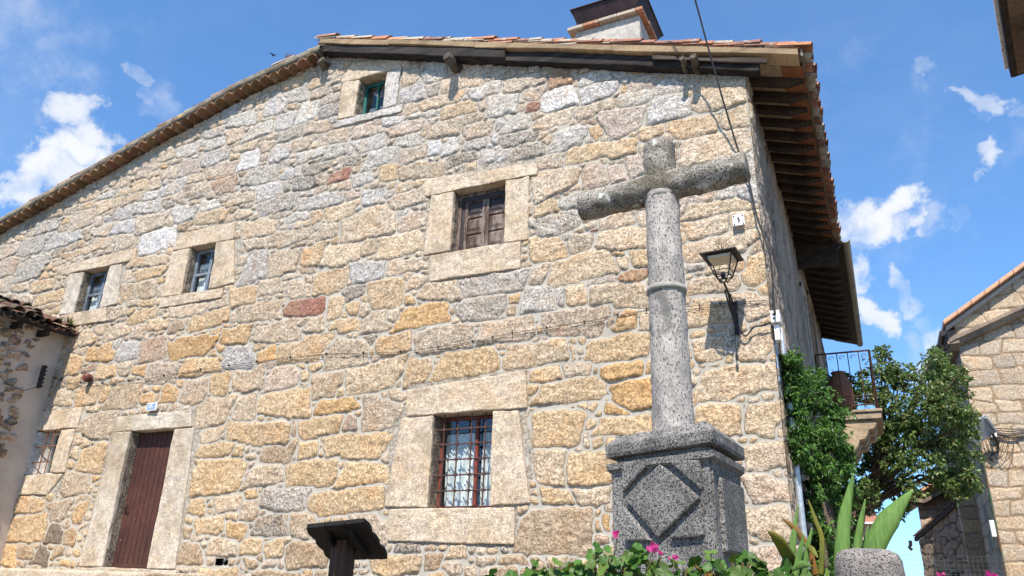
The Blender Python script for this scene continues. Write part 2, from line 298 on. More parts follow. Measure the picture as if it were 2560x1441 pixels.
# ------------------------------------------------------------------ masonry height field
_rt = np.random.RandomState(11).rand(8, 512, 512).astype(np.float32)
def vn(x, y, s, k=0):
    x = x*s+k*17.3; y = y*s+k*5.9; xi = np.floor(x).astype(int); yi = np.floor(y).astype(int); fx = x-xi; fy = y-yi
    fx = fx*fx*(3-2*fx); fy = fy*fy*(3-2*fy); t = _rt[k % 8]; g = lambda a, b: t[a & 511, b & 511]
    return (g(xi, yi)*(1-fx)+g(xi+1, yi)*fx)*(1-fy)+(g(xi, yi+1)*(1-fx)+g(xi+1, yi+1)*fx)*fy-.5
PAL = dict(W=(.66, .65, .63), w=(.57, .55, .52), l=(.48, .465, .44), g=(.38, .36, .325), t=(.57, .48, .375), c=(.64, .525, .39), y=(.62, .465, .29), o=(.60, .405, .21), O=(.60, .365, .15),
           p=(.57, .475, .40), m=(.40, .30, .24), b=(.40, .31, .22), B=(.40, .23, .13), r=(.27, .10, .07), R=(.34, .16, .10), d=(.10, .095, .10), H=(.02, .017, .014))
SPK = dict(g=.85, l=.55, d=.3, t=.34, w=.34, W=.12, p=.2, b=.3, c=.14, y=.16, H=0, R=.25)
def masonry(name, O, U, Nn, u0, u1, v0, v1, step, stones, m, parent, top=None, bot=None, blocked=(), holes=(), fill=(.16, .1, .07, .045), fillcols='ttcyyb', mort=.0075, relief=.019, warp=.042, seed=1, grow=.026, rad=(.06, .38), rough=1., edge0=False, edge1=False, filln=4000, face=(0., 0.), regional=False):
    rnd = np.random.RandomState(seed)
    nu = int((u1-u0)/step)+1; nv = int((v1-v0)/step)+1
    us = np.linspace(u0, u1, nu); vs = np.linspace(v0, v1, nv)
    UU, VV = np.meshgrid(us, vs)
    wu = UU+warp*(vn(UU, VV, 3.1, 0)+.6*vn(UU, VV, 8.3, 1)+.35*vn(UU, VV, 22, 2)); wv = VV+warp*(vn(UU, VV, 3.3, 3)+.6*vn(UU, VV, 8.9, 4)+.35*vn(UU, VV, 23, 5))
    s1 = np.full(UU.shape, 9., np.float32); s2 = s1.copy(); idx = np.full(UU.shape, -1, int)
    P = []
    PX, PZ = [], []
    def put(x, z, a, b, c, q=None):
        r = min(a, b)*(rnd.uniform(*rad) if q is None else q); R0 = max(a, b)+.30
        i0 = max(0, int((x-R0-u0)/(us[1]-us[0]))); i1 = min(nu, int((x+R0-u0)/(us[1]-us[0]))+2); j0 = max(0, int((z-R0-v0)/(vs[1]-vs[0]))); j1 = min(nv, int((z+R0-v0)/(vs[1]-vs[0]))+2)
        if i1 <= i0 or j1 <= j0: return
        X = wu[j0:j1, i0:i1]-x; Z = wv[j0:j1, i0:i1]-z
        k = (0, 0, 0, 0) if q is not None else (rnd.uniform(-.26, .26), rnd.uniform(-.13, .13), rnd.uniform(-.32, .32), rnd.uniform(-.32, .32))
        X2 = X+k[0]*Z; Z2 = Z+k[1]*X; X2 = X2*(1+k[2]*Z2/b*.8); Z2 = Z2*(1+k[3]*X2/a*.8)
        qx = np.abs(X2)-(a-r); qz = np.abs(Z2)-(b-r)
        d = np.sqrt(np.maximum(qx, 0)**2+np.maximum(qz, 0)**2)+np.minimum(np.maximum(qx, qz), 0)-r
        A = s1[j0:j1, i0:i1]; B = s2[j0:j1, i0:i1]; I = idx[j0:j1, i0:i1]; m_ = d < A
        B[...] = np.where(m_, A, np.minimum(B, d)); I[m_] = len(P); A[...] = np.where(m_, d, A)
        P.append((x, z, a, b, c))
    nb = 0
    for (x, z, a, b) in blocked: put(x, z, a, b, 'X', .1)
    nb = len(P)
    for (x, z, a, b, c) in stones: put(x, z, a, b, c)
    T = top(UU) if top else np.full(UU.shape, 1e9); Bt = bot(UU) if bot else np.full(UU.shape, -1e9)
    inside = (VV < T+.1) & (VV > Bt-.1)
    for sz in fill:
        cand = np.argwhere((s1 > sz*.72+.014) & inside); rnd.shuffle(cand)
        for (j, i) in cand[:filln]:
            if s1[j, i] > sz*.72+.014:
                cc = fillcols[rnd.randint(len(fillcols))]; near = P[idx[j, i]][4] if idx[j, i] >= nb and rnd.rand() < .5 else cc
                if near in 'RrBOHdX': near = cc
                put(UU[j, i], VV[j, i], sz*rnd.uniform(.95, 1.5), sz*rnd.uniform(.7, 1.0), near)
    if regional: e = np.minimum(-s1+.020, (s2-s1)*.5)-(.0080+.0045*np.clip((5.6-VV)/1.6, 0, 1))
    else: e = np.minimum(-s1+grow, (s2-s1)*.5)-mort
    n = len(P); base = np.zeros((n+1, 4)); hh = np.zeros(n+1); tx = np.zeros(n+1); tz = np.zeros(n+1)
    for i, p in enumerate(P):
        c = PAL.get(p[4], (.3, .3, .3)); j = rnd.uniform(.90, 1.10); q_ = rnd.uniform(-.04, .04); base[i, :3] = [c[0]*j*(1+q_*.4), c[1]*j, c[2]*j*(1-q_*1.3)]; base[i, 3] = SPK.get(p[4], .1)*rnd.uniform(.4, 1.5)
        hh[i] = rnd.uniform(.75, 1.3); tx[i] = rnd.uniform(-.03, .03); tz[i] = rnd.uniform(-.04, .04)
        if regional and p[4] not in 'XH':
            g_ = min(1, max(0, (p[1]-4.2)/3.2)); rg = np.array((.61, .47, .315))*(1-g_)+np.array((.57, .50, .42))*g_; k_ = .72 if p[4] in 'Rr' else (.12 if p[4] in 'Ww' else .32); base[i, :3] = base[i, :3]*(1-k_ if p[4] not in 'Rr' else .72)+rg*(k_ if p[4] not in 'Rr' else .28)
        if p[4] == 'X': base[i, :3] = (.45, .42, .36); hh[i] = -.2
        if p[4] == 'H': hh[i] = -7
    ii = idx; sm = np.clip(e/.020, 0, 1); sm = sm*sm*(3-2*sm); on = (e > 0)
    cx = np.array([p[0] for p in P]+[0]); cz = np.array([p[1] for p in P]+[0])
    bump = rough*(.014*vn(UU, VV, 9, 1)+.014*vn(UU, VV, 19, 2)+.012*vn(UU*.8, VV*1.2, 38, 3))
    h = -relief*.6+face[0]*UU*0 + sm*(relief*hh[ii]+tx[ii]*(UU-cx[ii])+tz[ii]*(VV-cz[ii])+bump)+(1-sm)*.006*vn(UU, VV, 12, 5)
    isX = np.array([p[4] == 'X' for p in P]+[False])[ii]; h = np.where(isX, -relief*.8, h)
    if edge0: h = h*np.clip((UU-u0)/.04, 0, 1)
    if edge1: h = h*np.clip((u1-UU)/.04, 0, 1)
    two = np.array([p[4] == 'R' for p in P]+[False])[ii] & (vn(UU, VV, 4.5, 6)+.9*(UU-cx[ii])*3 > .0)
    C = base[ii]; C[two] = (.38, .20, .155, .2)
    O = np.array(O); U = np.array(U, float); Nn = np.array(Nn, float)
    co = O+UU[..., None]*U+VV[..., None]*np.array([0, 0, 1.])+h[..., None]*Nn
    keep = np.ones((nv-1, nu-1), bool); cu = (UU[:-1, :-1]+UU[1:, 1:])/2; cv = (VV[:-1, :-1]+VV[1:, 1:])/2
    Tc = top(cu) if top else 1e9; Bc = bot(cu) if bot else -1e9
    keep &= (cv < Tc) & (cv > Bc)
    for (a, b, c, d) in holes: keep &= ~((cu > a) & (cu < b) & (cv > c) & (cv < d))
    ids = np.arange(nu*nv).reshape(nv, nu); q = np.stack([ids[:-1, :-1][keep], ids[:-1, 1:][keep], ids[1:, 1:][keep], ids[1:, :-1][keep]], 1)
    if np.dot(np.cross(U, [0, 0, 1]), Nn) < 0: q = q[:, ::-1]
    me = bpy.data.meshes.new(name); me.vertices.add(nu*nv); me.vertices.foreach_set('co', co.reshape(-1).astype(np.float32))
    me.loops.add(q.size); me.loops.foreach_set('vertex_index', q.reshape(-1).astype(np.int32)); me.polygons.add(len(q)); me.polygons.foreach_set('loop_start', np.arange(0, q.size, 4, dtype=np.int32))
    try: me.polygons.foreach_set('loop_total', np.full(len(q), 4, np.int32))
    except Exception: pass
    me.update(calc_edges=True); me.shade_smooth()
    ca = me.color_attributes.new('col', 'FLOAT_COLOR', 'POINT'); ca.data.foreach_set('color', C.reshape(-1).astype(np.float32))
    ea = me.attributes.new('ed', 'FLOAT', 'POINT'); ea.data.foreach_set('value', np.where(isX, .02, e).reshape(-1).astype(np.float32))
    me.materials.append(m); o = bpy.data.objects.new(name, me); col.objects.link(o)
    if parent is not None: o.parent = parent
    bm = bmesh.new(); bm.from_mesh(me); bmesh.ops.delete(bm, geom=[v for v in bm.verts if not v.link_faces], context='VERTS'); bm.to_mesh(me); bm.free()
    return o
# ================================================================== SETTING: ground, street, hills
FY = 7.93; CX = -.80
def sheet(name, x0, x1, y0, y1, z, m, n=1, amp=0):
    b = MB()
    for i in range(n):
        for j in range(n):
            pass
    b.add([(x0, y0, z), (x1, y0, z), (x1, y1, z), (x0, y1, z)], [(0, 1, 2, 3)]); o = b.build(name, m); tag(o, None, kind='structure'); return o
sheet('street', -60, 60, -60, 1.75, 0, M['cobble'])
sheet('ground', -400, 400, 1.75, 900, 1.25, M['ground'])
hb = MB(); pts = []
random.seed(3)
for k in range(41):
    a = -1.3+2.6*k/40; r = 420; pts.append((r*math.sin(a), r*math.cos(a), 3+7*abs(math.sin(a*3.1+.4))+2.2*math.sin(a*9)+6*max(0, abs(a)-.4)))
for a, b in zip(pts, pts[1:]):
    hb.add([(a[0], a[1], -2), (b[0], b[1], -2), b, a, (b[0]*1.35, b[1]*1.35, -2), (a[0]*1.35, a[1]*1.35, -2)], [(0, 1, 2, 3), (3, 2, 4, 5)])
tag(hb.build('hills', M['hill'], smooth=True), None, kind='structure')
rw = MB(); rw.box(-14, 9, 1.55, 1.85, -.05, 1.27)
tag(rw.build('retaining_wall', M['dressed'], bev=.02), 'low granite retaining wall between the street and the raised terrace', 'wall')

# ================================================================== THE STONE HOUSE
house = empty('stone_house', 'large rubble granite house with a wide gable, six small windows and a brown door', 'house', (-8, FY, 1.25))
ST = '-1330,839,38,11,t -1267,829,29,7,w -1256,805,37,13,c -1209,802,9,10,t -1176,806,20,10,t -1209,776,29,12,w -1136,776,40,14,w -1089,771,19,9,g -1065,780,17,10,t -1418,815,26,10,t -1376,816,22,10,t -1463,818,16,8,b -1487,804,13,8,b -1326,786,36,21,t -1431,793,42,16,l -1378,793,12,7,y -1382,778,10,9,t -1509,792,11,5,t -1488,783,7,4,t -1538,798,9,4,t -1325,816,18,7,y -1369,752,54,15,w -1271,772,13,10,p -1250,774,8,6,w -1191,744,33,13,w -1121,741,41,17,t -1260,749,30,11,t -1290,742,13,7,b -1468,753,41,19,l -1539,758,30,15,p -1526,719,31,21,p -1245,719,30,12,t -1181,713,26,14,t -1143,709,7,8,t -1094,699,46,23,W -1333,731,13,7,t -1375,724,15,10,g -1348,715,8,6,y -1307,714,13,7,y -1397,726,7,7,y -1441,703,49,26,l -1343,685,18,12,c -1374,676,8,6,y -1512,679,20,16,t -1469,665,32,9,c -1394,657,37,13,y -1334,653,20,9,t -1446,638,35,9,t -1362,629,43,11,y -1500,652,18,7,t -1108,662,52,9,c -1092,639,42,10,y -1149,641,10,9,c -1061,620,12,5,o -1113,607,44,17,t -1059,600,8,10,t -1121,583,17,7,t -1084,582,20,8,y -1154,571,22,13,t -1090,557,34,12,y -1046,560,8,5,t -1193,546,21,9,c -1147,535,32,13,t -1091,530,21,12,t -1046,539,27,11,y -1222,535,23,15,c -1248,529,11,13,y -1058,525,8,4,b -1038,744,30,15,w -977,749,23,10,W -1017,774,19,6,g -971,723,38,13,y -921,727,10,8,b -1034,718,14,9,b -907,745,29,13,t -890,731,14,5,t -892,713,21,7,t -822,717,41,16,l -729,704,45,13,w -666,701,13,8,p -735,681,12,13,c -687,677,29,15,c -776,686,22,9,w -791,692,7,4,t -854,678,39,16,t -800,679,8,5,t -779,650,42,12,t -853,650,27,10,t -762,634,15,5,b -818,631,9,4,p -709,648,20,13,t -738,643,9,5,t -847,609,28,27,l -789,608,32,22,t -731,611,22,19,y -679,604,38,18,c -737,588,17,5,t -769,583,16,6,t -707,589,9,4,t -689,562,31,20,y -809,571,24,13,t -751,558,25,13,t -784,551,10,5,t -862,562,28,18,y -913,557,20,8,t -982,554,44,11,c -927,533,45,14,y -824,532,44,17,t -735,527,40,14,R -773,536,9,5,b -710,499,19,14,t -674,518,13,17,y -643,512,12,8,y -656,489,30,10,y -780,494,44,16,t -864,499,31,14,o -997,529,18,10,b -977,519,8,3,y -938,513,8,3,y -909,507,11,7,y -813,511,16,4,t -874,528,7,8,t -1123,886,22,15,c -1064,879,30,15,w -1008,901,30,11,w -940,912,32,15,w -997,877,23,11,w -1053,902,20,6,t -950,881,23,16,c -892,875,31,16,w -863,921,24,22,w -833,959,27,12,y -815,929,21,16,w -832,881,22,17,w -829,906,11,5,y -898,906,6,10,c -903,929,12,7,c -788,888,23,20,W -782,960,15,7,t -774,943,19,11,c -766,920,19,12,t -724,954,17,13,p -766,975,12,7,t -734,935,11,6,t -728,915,10,6,b -738,899,22,10,p -739,877,22,13,l -759,850,26,12,p -729,856,10,7,w -817,851,27,11,g -848,855,7,7,g -724,821,30,13,t -787,823,20,13,t -918,849,31,9,t -866,838,19,11,t -834,819,24,17,w -990,847,35,15,l -906,818,24,18,W -872,819,8,8,p -766,798,29,10,w -712,791,24,12,w -675,789,11,10,w -677,766,17,9,g -712,770,7,7,t -754,784,13,4,p -821,793,11,6,w -1054,840,23,16,p -1039,861,10,5,w -1123,859,12,6,o -1117,840,9,11,t -1093,839,12,12,t -1088,861,14,4,t -968,813,37,14,t -1030,813,19,9,t -871,784,40,17,w -918,797,10,6,b -800,771,23,10,w -747,769,28,10,g -699,743,21,11,R -728,742,6,8,t -767,744,27,13,g -808,747,7,8,g -952,780,28,16,m -1009,787,27,14,t -1084,806,30,13,w -1043,797,10,6,b -845,745,27,16,w -580,895,16,16,t -536,895,21,20,W -487,860,36,18,c -576,864,24,17,w -538,858,11,11,g -571,914,8,6,t -443,850,6,4,p -446,829,27,13,w -421,853,16,8,t -520,832,39,12,c -574,834,12,10,t -490,808,32,12,y -416,796,24,19,w -450,801,6,11,p -609,820,20,7,W -553,817,24,7,w -463,787,18,8,t -529,801,10,5,t -662,817,22,11,p -631,809,7,6,t -584,800,35,11,p -510,781,29,13,t -454,762,24,12,p -411,761,12,11,w -648,789,35,13,w -575,775,28,11,w -525,751,12,13,W -495,747,12,13,W -458,738,20,9,l -426,742,6,11,w -622,758,32,15,w -564,752,25,14,t -478,721,25,10,g -435,717,12,10,w -409,712,11,8,w -602,726,19,14,y -547,716,41,14,t -667,748,8,6,t -633,738,5,5,b -653,728,21,10,w -630,692,21,15,w -565,675,37,13,t -595,701,9,5,t -551,697,10,6,y -645,710,6,5,t -406,845,15,8,t -379,825,35,14,t -327,814,19,14,B -273,801,23,11,W -237,797,13,6,w -209,775,21,12,p -182,775,4,5,o -164,773,7,4,w -366,803,18,12,t -302,798,4,5,c -328,782,28,18,W -366,778,13,10,r -270,777,26,14,w -236,770,3,7,o -175,760,18,12,w -222,752,25,11,w -254,750,9,8,c -286,747,18,11,t -284,731,10,5,m -238,719,28,20,p -202,736,4,4,o -177,725,26,19,w -145,760,7,4,t -146,746,8,4,w -394,759,23,14,w -338,748,30,11,c -313,713,28,15,w -274,713,6,10,y -286,704,7,4,w -389,730,27,10,g -352,728,6,5,c -371,707,24,14,g -346,686,22,11,t -267,683,50,12,y -201,694,16,10,y -331,650,33,19,c -278,649,15,18,p -249,647,10,14,p -255,663,5,3,t -224,653,11,18,p -346,616,16,11,y -312,617,13,9,w -330,629,5,3,t -293,668,5,4,t -223,626,15,5,w -167,667,4,5,g -170,654,6,10,t -140,756,7,4,t -128,756,4,6,p -113,752,9,5,p -90,749,7,3,w -114,727,33,21,c -98,688,16,15,c -148,688,33,14,y -113,703,4,3,w -117,676,3,3,r -124,654,41,19,c -86,619,6,16,w -328,589,35,15,l -249,578,21,9,c -212,577,11,12,p -284,579,8,5,t -278,571,5,2,r -344,557,26,18,y -298,557,16,12,t -239,552,36,15,c -296,522,43,20,c -248,532,7,3,o -243,519,8,8,c -217,522,14,11,y -230,501,21,7,B -271,501,19,5,l -355,520,12,12,t -373,538,6,5,t -353,488,23,17,w -326,488,8,13,w -304,489,14,15,c -248,477,39,16,t -307,453,43,18,p -351,462,6,5,g -243,445,15,12,o -215,442,10,12,c -261,434,4,3,c -357,437,5,4,c -634,646,49,25,t -573,651,11,7,W -556,638,27,15,p -571,601,38,18,c -624,607,13,12,t -625,569,30,18,w -557,565,31,11,c -537,537,15,10,c -644,539,19,12,g -588,529,30,21,y -500,519,31,14,t -546,514,7,8,o -532,507,3,3,b -482,490,5,4,y -419,518,49,15,l -389,492,7,5,o -436,485,36,16,l -392,478,6,6,t -407,475,7,4,t -527,486,41,16,O -599,489,21,16,t -527,465,11,4,w -489,450,44,17,t -399,452,39,16,p -447,443,8,4,y -566,452,29,16,y -604,464,9,7,g -602,445,4,7,y -1185,518,9,4,y -1173,501,35,15,o -1106,496,32,16,w -1046,495,34,21,m -955,490,53,18,O -1003,507,8,7,t -889,480,10,6,o -1241,487,29,19,y -1197,476,22,6,m -1149,466,27,13,y -1105,466,18,11,t -1066,462,16,9,o -1009,451,37,18,p -925,455,43,15,y -972,469,9,4,g -1225,454,21,12,y -1262,457,12,7,m -1183,428,29,18,y -1247,429,26,13,t -1138,429,13,16,y -1089,421,41,23,t -1037,411,21,11,o -1008,411,5,6,o -984,417,20,16,o -930,415,28,21,p -881,424,21,20,y -911,439,7,4,y -883,381,38,22,t -1158,403,19,5,c -1175,390,12,8,y -1137,373,42,22,t -1177,333,10,10,c -1129,322,35,22,y -1180,311,9,7,y -1157,282,32,18,t -1111,289,7,4,O -1118,272,5,7,c -908,347,6,8,b -875,346,22,10,c -869,322,40,11,y -896,301,11,7,t -1215,265,10,7,y -1135,257,15,7,c -1263,251,43,13,y -1185,241,28,16,t -1131,241,16,20,y -1258,215,56,21,y -1178,207,19,15,d -1142,203,15,13,b -1121,214,12,5,c -1117,200,6,5,c -1285,173,26,17,o -1243,179,23,13,b -1196,172,19,14,d -1159,180,13,8,b -1119,180,11,6,y -1139,163,14,5,o -1189,266,6,3,t -850,461,32,20,w -791,461,20,13,o -727,461,47,20,y -643,446,37,22,t -727,436,10,6,y -695,433,14,7,y -712,420,9,8,y -712,404,8,7,t -822,425,31,21,t -756,419,32,19,p -674,403,27,19,t -595,410,46,21,c -651,374,35,11,O -745,383,51,20,y -819,380,20,21,t -576,358,32,22,t -575,381,6,5,y -555,378,14,9,c -785,341,61,18,y -722,346,6,12,m -676,346,37,15,y -625,349,11,10,m -746,315,30,15,b -794,309,11,6,t -692,316,17,12,y -613,318,54,17,y -557,329,8,4,t -670,322,4,4,y -763,284,32,14,t -681,284,43,17,y -595,280,39,16,y -783,259,13,6,o -853,286,52,25,y -722,251,42,15,l -879,245,17,11,y -855,249,5,4,y -856,238,5,3,y -822,247,23,11,c -780,238,17,13,t -813,229,13,5,y -756,232,4,3,m -893,225,11,4,y -850,218,26,12,y -797,210,20,13,o -741,218,29,13,g -685,220,21,19,t -890,208,9,7,b -823,205,4,3,b -779,206,6,3,g -863,201,6,3,p -878,181,21,14,b -820,188,29,12,t -768,191,18,11,y -739,199,8,3,y -723,189,21,12,y -673,181,38,15,b -762,167,11,8,b -731,169,13,4,p -818,169,11,6,H -819,155,42,10,y -721,157,42,6,b -882,160,11,4,t -902,155,6,7,y -900,189,5,3,c -620,248,64,17,y -575,208,33,20,t -658,224,4,4,c -558,224,6,5,y -545,192,3,4,t -518,191,19,6,g -484,192,9,3,p -536,172,38,12,y -481,178,12,8,b -475,163,13,4,y -582,169,4,3,t -583,162,7,4,p -525,410,21,19,y -452,415,46,18,y -358,418,43,15,c -499,423,5,3,y -526,430,5,2,g -308,416,4,11,y -342,390,20,9,y -364,333,4,10,o -362,349,6,2,y -557,319,4,4,y -325,325,33,22,y -287,345,10,7,y -306,348,4,3,y -244,322,37,12,y -277,305,6,7,y -291,310,4,9,t -335,279,19,21,c -288,278,29,19,y -326,249,19,10,y -285,247,21,11,c -353,252,4,3,t -355,244,5,3,y -329,211,45,25,b -279,229,3,4,y -279,216,3,6,y -270,219,4,8,o -275,200,8,6,m -379,181,18,6,b -391,191,6,4,g -295,179,7,4,y -404,191,9,4,t -433,190,7,4,g -413,179,12,5,t -252,413,41,15,y -296,429,5,5,y -299,406,3,2,r -302,393,19,9,t -278,390,2,3,b -247,386,27,9,O -213,385,6,10,o -220,396,3,2,y -310,368,45,13,y -236,357,26,17,O -256,343,13,7,O -267,356,3,5,y -126,571,42,10,c -143,551,27,13,c -98,551,17,13,c -126,522,46,12,c -93,486,13,20,y -157,503,13,5,l -137,477,33,12,t -96,444,16,15,p -141,444,28,14,c -160,419,10,6,y -148,402,16,15,c -126,418,4,5,t -126,404,4,4,g -126,388,4,5,y -98,400,18,18,c -167,384,2,4,y -156,382,5,1,t -143,382,5,1,y -122,363,45,18,c -144,322,27,19,y -115,334,2,4,y -98,321,18,19,c -99,283,22,13,c -100,252,22,13,p -102,218,20,16,t -107,184,20,12,p'
stones = []
for s in ST.split():
    a = s.split(','); stones.append((int(a[0])/100, int(a[1])/100, max(.025, int(a[2])/100), max(.02, int(a[3])/100), a[4]))
DR, DW, DD = M['dressed'], M['dressedw'], M['doorst']
SUR = {
 'top': dict(open=(-6.83, -6.28, 8.50, 9.19), st=[('lintel', DR, (-7.21, 9.25), (-6.0, 9.19), (-6.02, 9.42), (-7.05, 9.60)), ('jamb', DR, (-7.17, 8.52), (-6.84, 8.49), (-6.82, 9.19), (-7.17, 9.24)), ('jamb', DW, (-6.29, 8.48), (-6.03, 8.47), (-5.99, 9.19), (-6.27, 9.19)), ('sill', DW, (-7.17, 8.37), (-5.91, 8.33), (-5.90, 8.46), (-7.17, 8.49))]),
 'mid': dict(open=(-4.865, -4.045, 5.75, 6.69), st=[('lintel', DR, (-5.37, 6.71), (-3.57, 6.685), (-3.57, 6.86), (-5.36, 7.0)), ('jamb', DR, (-5.31, 5.78), (-4.87, 5.76), (-4.86, 6.695), (-5.23, 6.70)), ('jamb', DR, (-4.045, 5.75), (-3.70, 5.74), (-3.70, 6.675), (-4.045, 6.68)), ('sill', DR, (-5.15, 5.36), (-3.80, 5.34), (-3.79, 5.73), (-5.2, 5.75))]),
 'big': dict(open=(-4.95, -4.105, 2.38, 3.50), st=[('lintel', DR, (-5.35, 3.515), (-3.65, 3.51), (-3.68, 3.98), (-5.38, 3.86)), ('jamb', DR, (-5.58, 2.40), (-4.95, 2.38), (-4.95, 3.50), (-5.43, 3.49)), ('jamb', DR, (-4.105, 2.39), (-3.60, 2.42), (-3.76, 3.49), (-4.11, 3.50)), ('sill', DR, (-5.48, 1.99), (-3.78, 1.97), (-3.77, 2.37), (-5.5, 2.37))]),
 'B': dict(open=(-10.025, -9.405, 5.85, 6.695), st=[('lintel', DR, (-10.46, 6.715), (-9.05, 6.70), (-9.08, 7.02), (-10.4, 7.03)), ('jamb', DR, (-10.49, 5.87), (-10.03, 5.85), (-10.03, 6.70), (-10.47, 6.705)), ('jamb', DR, (-9.40, 5.86), (-8.87, 5.88), (-9.03, 6.68), (-9.41, 6.69)), ('sill', DR, (-10.5, 5.67), (-9.08, 5.67), (-9.07, 5.84), (-10.5, 5.86))]),
 'A': dict(open=(-12.765, -12.06, 5.88, 6.69), st=[('lintel', DR, (-13.2, 6.71), (-11.40, 6.69), (-11.43, 6.94), (-13.2, 6.92)), ('jamb', DD, (-13.16, 5.89), (-12.77, 5.87), (-12.76, 6.69), (-13.17, 6.70)), ('jamb', DD, (-12.06, 5.88), (-11.62, 5.89), (-11.72, 6.67), (-12.05, 6.69)), ('sill', DR, (-12.98, 5.61), (-11.82, 5.60), (-11.85, 5.86), (-13.0, 5.87))]),
 'C': dict(open=(-12.95, -12.28, 3.01, 3.73), st=[('lintel', DR, (-13.1, 3.745), (-11.86, 3.74), (-11.84, 4.08), (-13.1, 4.08)), ('jamb', DR, (-13.25, 3.01), (-12.955, 3.01), (-12.95, 3.73), (-13.25, 3.73)), ('jamb', DR, (-12.28, 3.02), (-11.91, 3.02), (-11.92, 3.72), (-12.26, 3.725)), ('sill', DR, (-12.99, 2.68), (-12.22, 2.67), (-11.93, 2.99), (-13.0, 3.0))]),
 'door': dict(open=(-10.53, -9.56, 1.60, 3.60), st=[('lintel', DD, (-10.90, 3.61), (-9.20, 3.60), (-9.27, 3.87), (-10.95, 3.86)), ('jamb', DD, (-11.03, 1.60), (-10.52, 1.60), (-10.53, 3.60), (-10.90, 3.60)), ('jamb', DD, (-9.56, 1.60), (-9.0, 1.60), (-9.15, 3.59), (-9.56, 3.595)), ('threshold', DD, (-11.05, 1.38), (-8.95, 1.38), (-8.95, 1.59), (-11.05, 1.59))]),
}
blocked = []; holes = []
for k, s in SUR.items():
    for e in s['st']:
        xs = [p[0] for p in e[2:]]; zs = [p[1] for p in e[2:]]
        blocked.append(((min(xs)+max(xs))/2, (min(zs)+max(zs))/2, (max(xs)-min(xs))/2-.012, (max(zs)-min(zs))/2-.012))
    a, b, c, d = s['open']; blocked.append(((a+b)/2, (c+d)/2, (b-a)/2, (d-c)/2)); holes.append((a-.03, b+.03, c-.03, d+.03))
blocked.append((-8.21, 1.71, .07, .055)); holes.append((-8.28, -8.14, 1.66, 1.76))
lx = [-17, -15.66, -11.28, -9.37, -7.61]; lz = [7.75, 8.08, 9.15, 9.58, 9.86]
def gtop(u): return np.where(u < -7.61, np.interp(u, lx, lz), 8.27-.3595*(u+2.59))
masonry('gable_wall', (0, FY, 0), (1, 0, 0), (0, -1, 0), -16.6, CX, 1.22, 9.95, .0178, stones, M['rubble'], house, top=gtop, blocked=blocked, holes=holes, fill=(.15, .10, .07, .048, .036), fillcols='ttccyp', seed=5, edge1=True, regional=True)
rng_ = random.Random(2)
# putlog hole lining
b = MB(); b.box(-8.30, -8.12, FY+.10, FY+.35, 1.64, 1.78); o = b.build('putlog_hole', M['dark'], house)
def glasspane(x0, x1, z0, z1, y, parent, curtain=None, fold=30, name='pane'):
    b = MB(); b.add([(x0, y, z0), (x1, y, z0), (x1, y, z1), (x0, y, z1)], [(0, 1, 2, 3)]); b.build(name, M['glass'], parent)
    b = MB(); b.box(x0-.02, x1+.02, y+.30, y+.31, z0-.02, z1+.02); b.build('dark_interior', M['dark'], parent)
    if curtain:
        n = 80; vs = []; fs = []
        for i in range(n+1):
            x = x0+(x1-x0)*i/n; yy = y+.06+.018*math.sin(i/n*fold)+.008*math.sin(i/n*fold*2.3+1)
            vs += [(x, yy, curtain[0]), (x, yy+.01*math.sin(i*.7), curtain[1])]
        fs = [(2*i, 2*i+2, 2*i+3, 2*i+1) for i in range(n)]; b = MB(); b.add(vs, fs); b.build('curtain', M['curtain'], parent, smooth=True)
def sash(x0, x1, z0, z1, y, m, parent, fw=.045, mull=(), tran=(), d=.05, name='window', label=None):
    b = MB(); b.box(x0, x0+fw, y, y+d, z0, z1); b.box(x1-fw, x1, y, y+d, z0, z1); b.box(x0+fw, x1-fw, y, y+d, z1-fw, z1); b.box(x0+fw, x1-fw, y, y+d, z0, z0+fw)
    for a, w_ in mull: b.box(a-w_/2, a+w_/2, y-.006, y+d-.004, z0+fw, z1-fw)
    for a, w_ in tran: b.box(x0+fw, x1-fw, y-.004, y+d-.008, a-w_/2, a+w_/2)
    o = b.build(name, m, parent, bev=.005); tag(o, label); return o
sd_ = 0
win = {}
def surround(key, parent):
    global sd_
    for (nm, mt, *q) in SUR[key]['st']:
        sd_ += 1; hid = .46
        block(nm, q, FY-.014-.003*(sd_ % 3), FY+hid, mt, parent, amp=.008 if mt is not DW else .010, cuts=15, seed=sd_)
Yw = FY+.17
# attic window
x0, x1, z0, z1 = SUR['top']['open']
w1 = sash(x0, x1, z0, z1, Yw, M['greenwood'], house, .05, [(-6.55, .03)], [], label='small green framed attic window under the roof beam'); glasspane(x0+.05, x1-.05, z0+.05, z1-.05, Yw+.02, w1); surround('top', w1)
b = MB(); b.box(x0+.06, x1-.06, Yw+.10, Yw+.115, z0, z0+.28); b.build('curtain', M['bluewood'], w1)
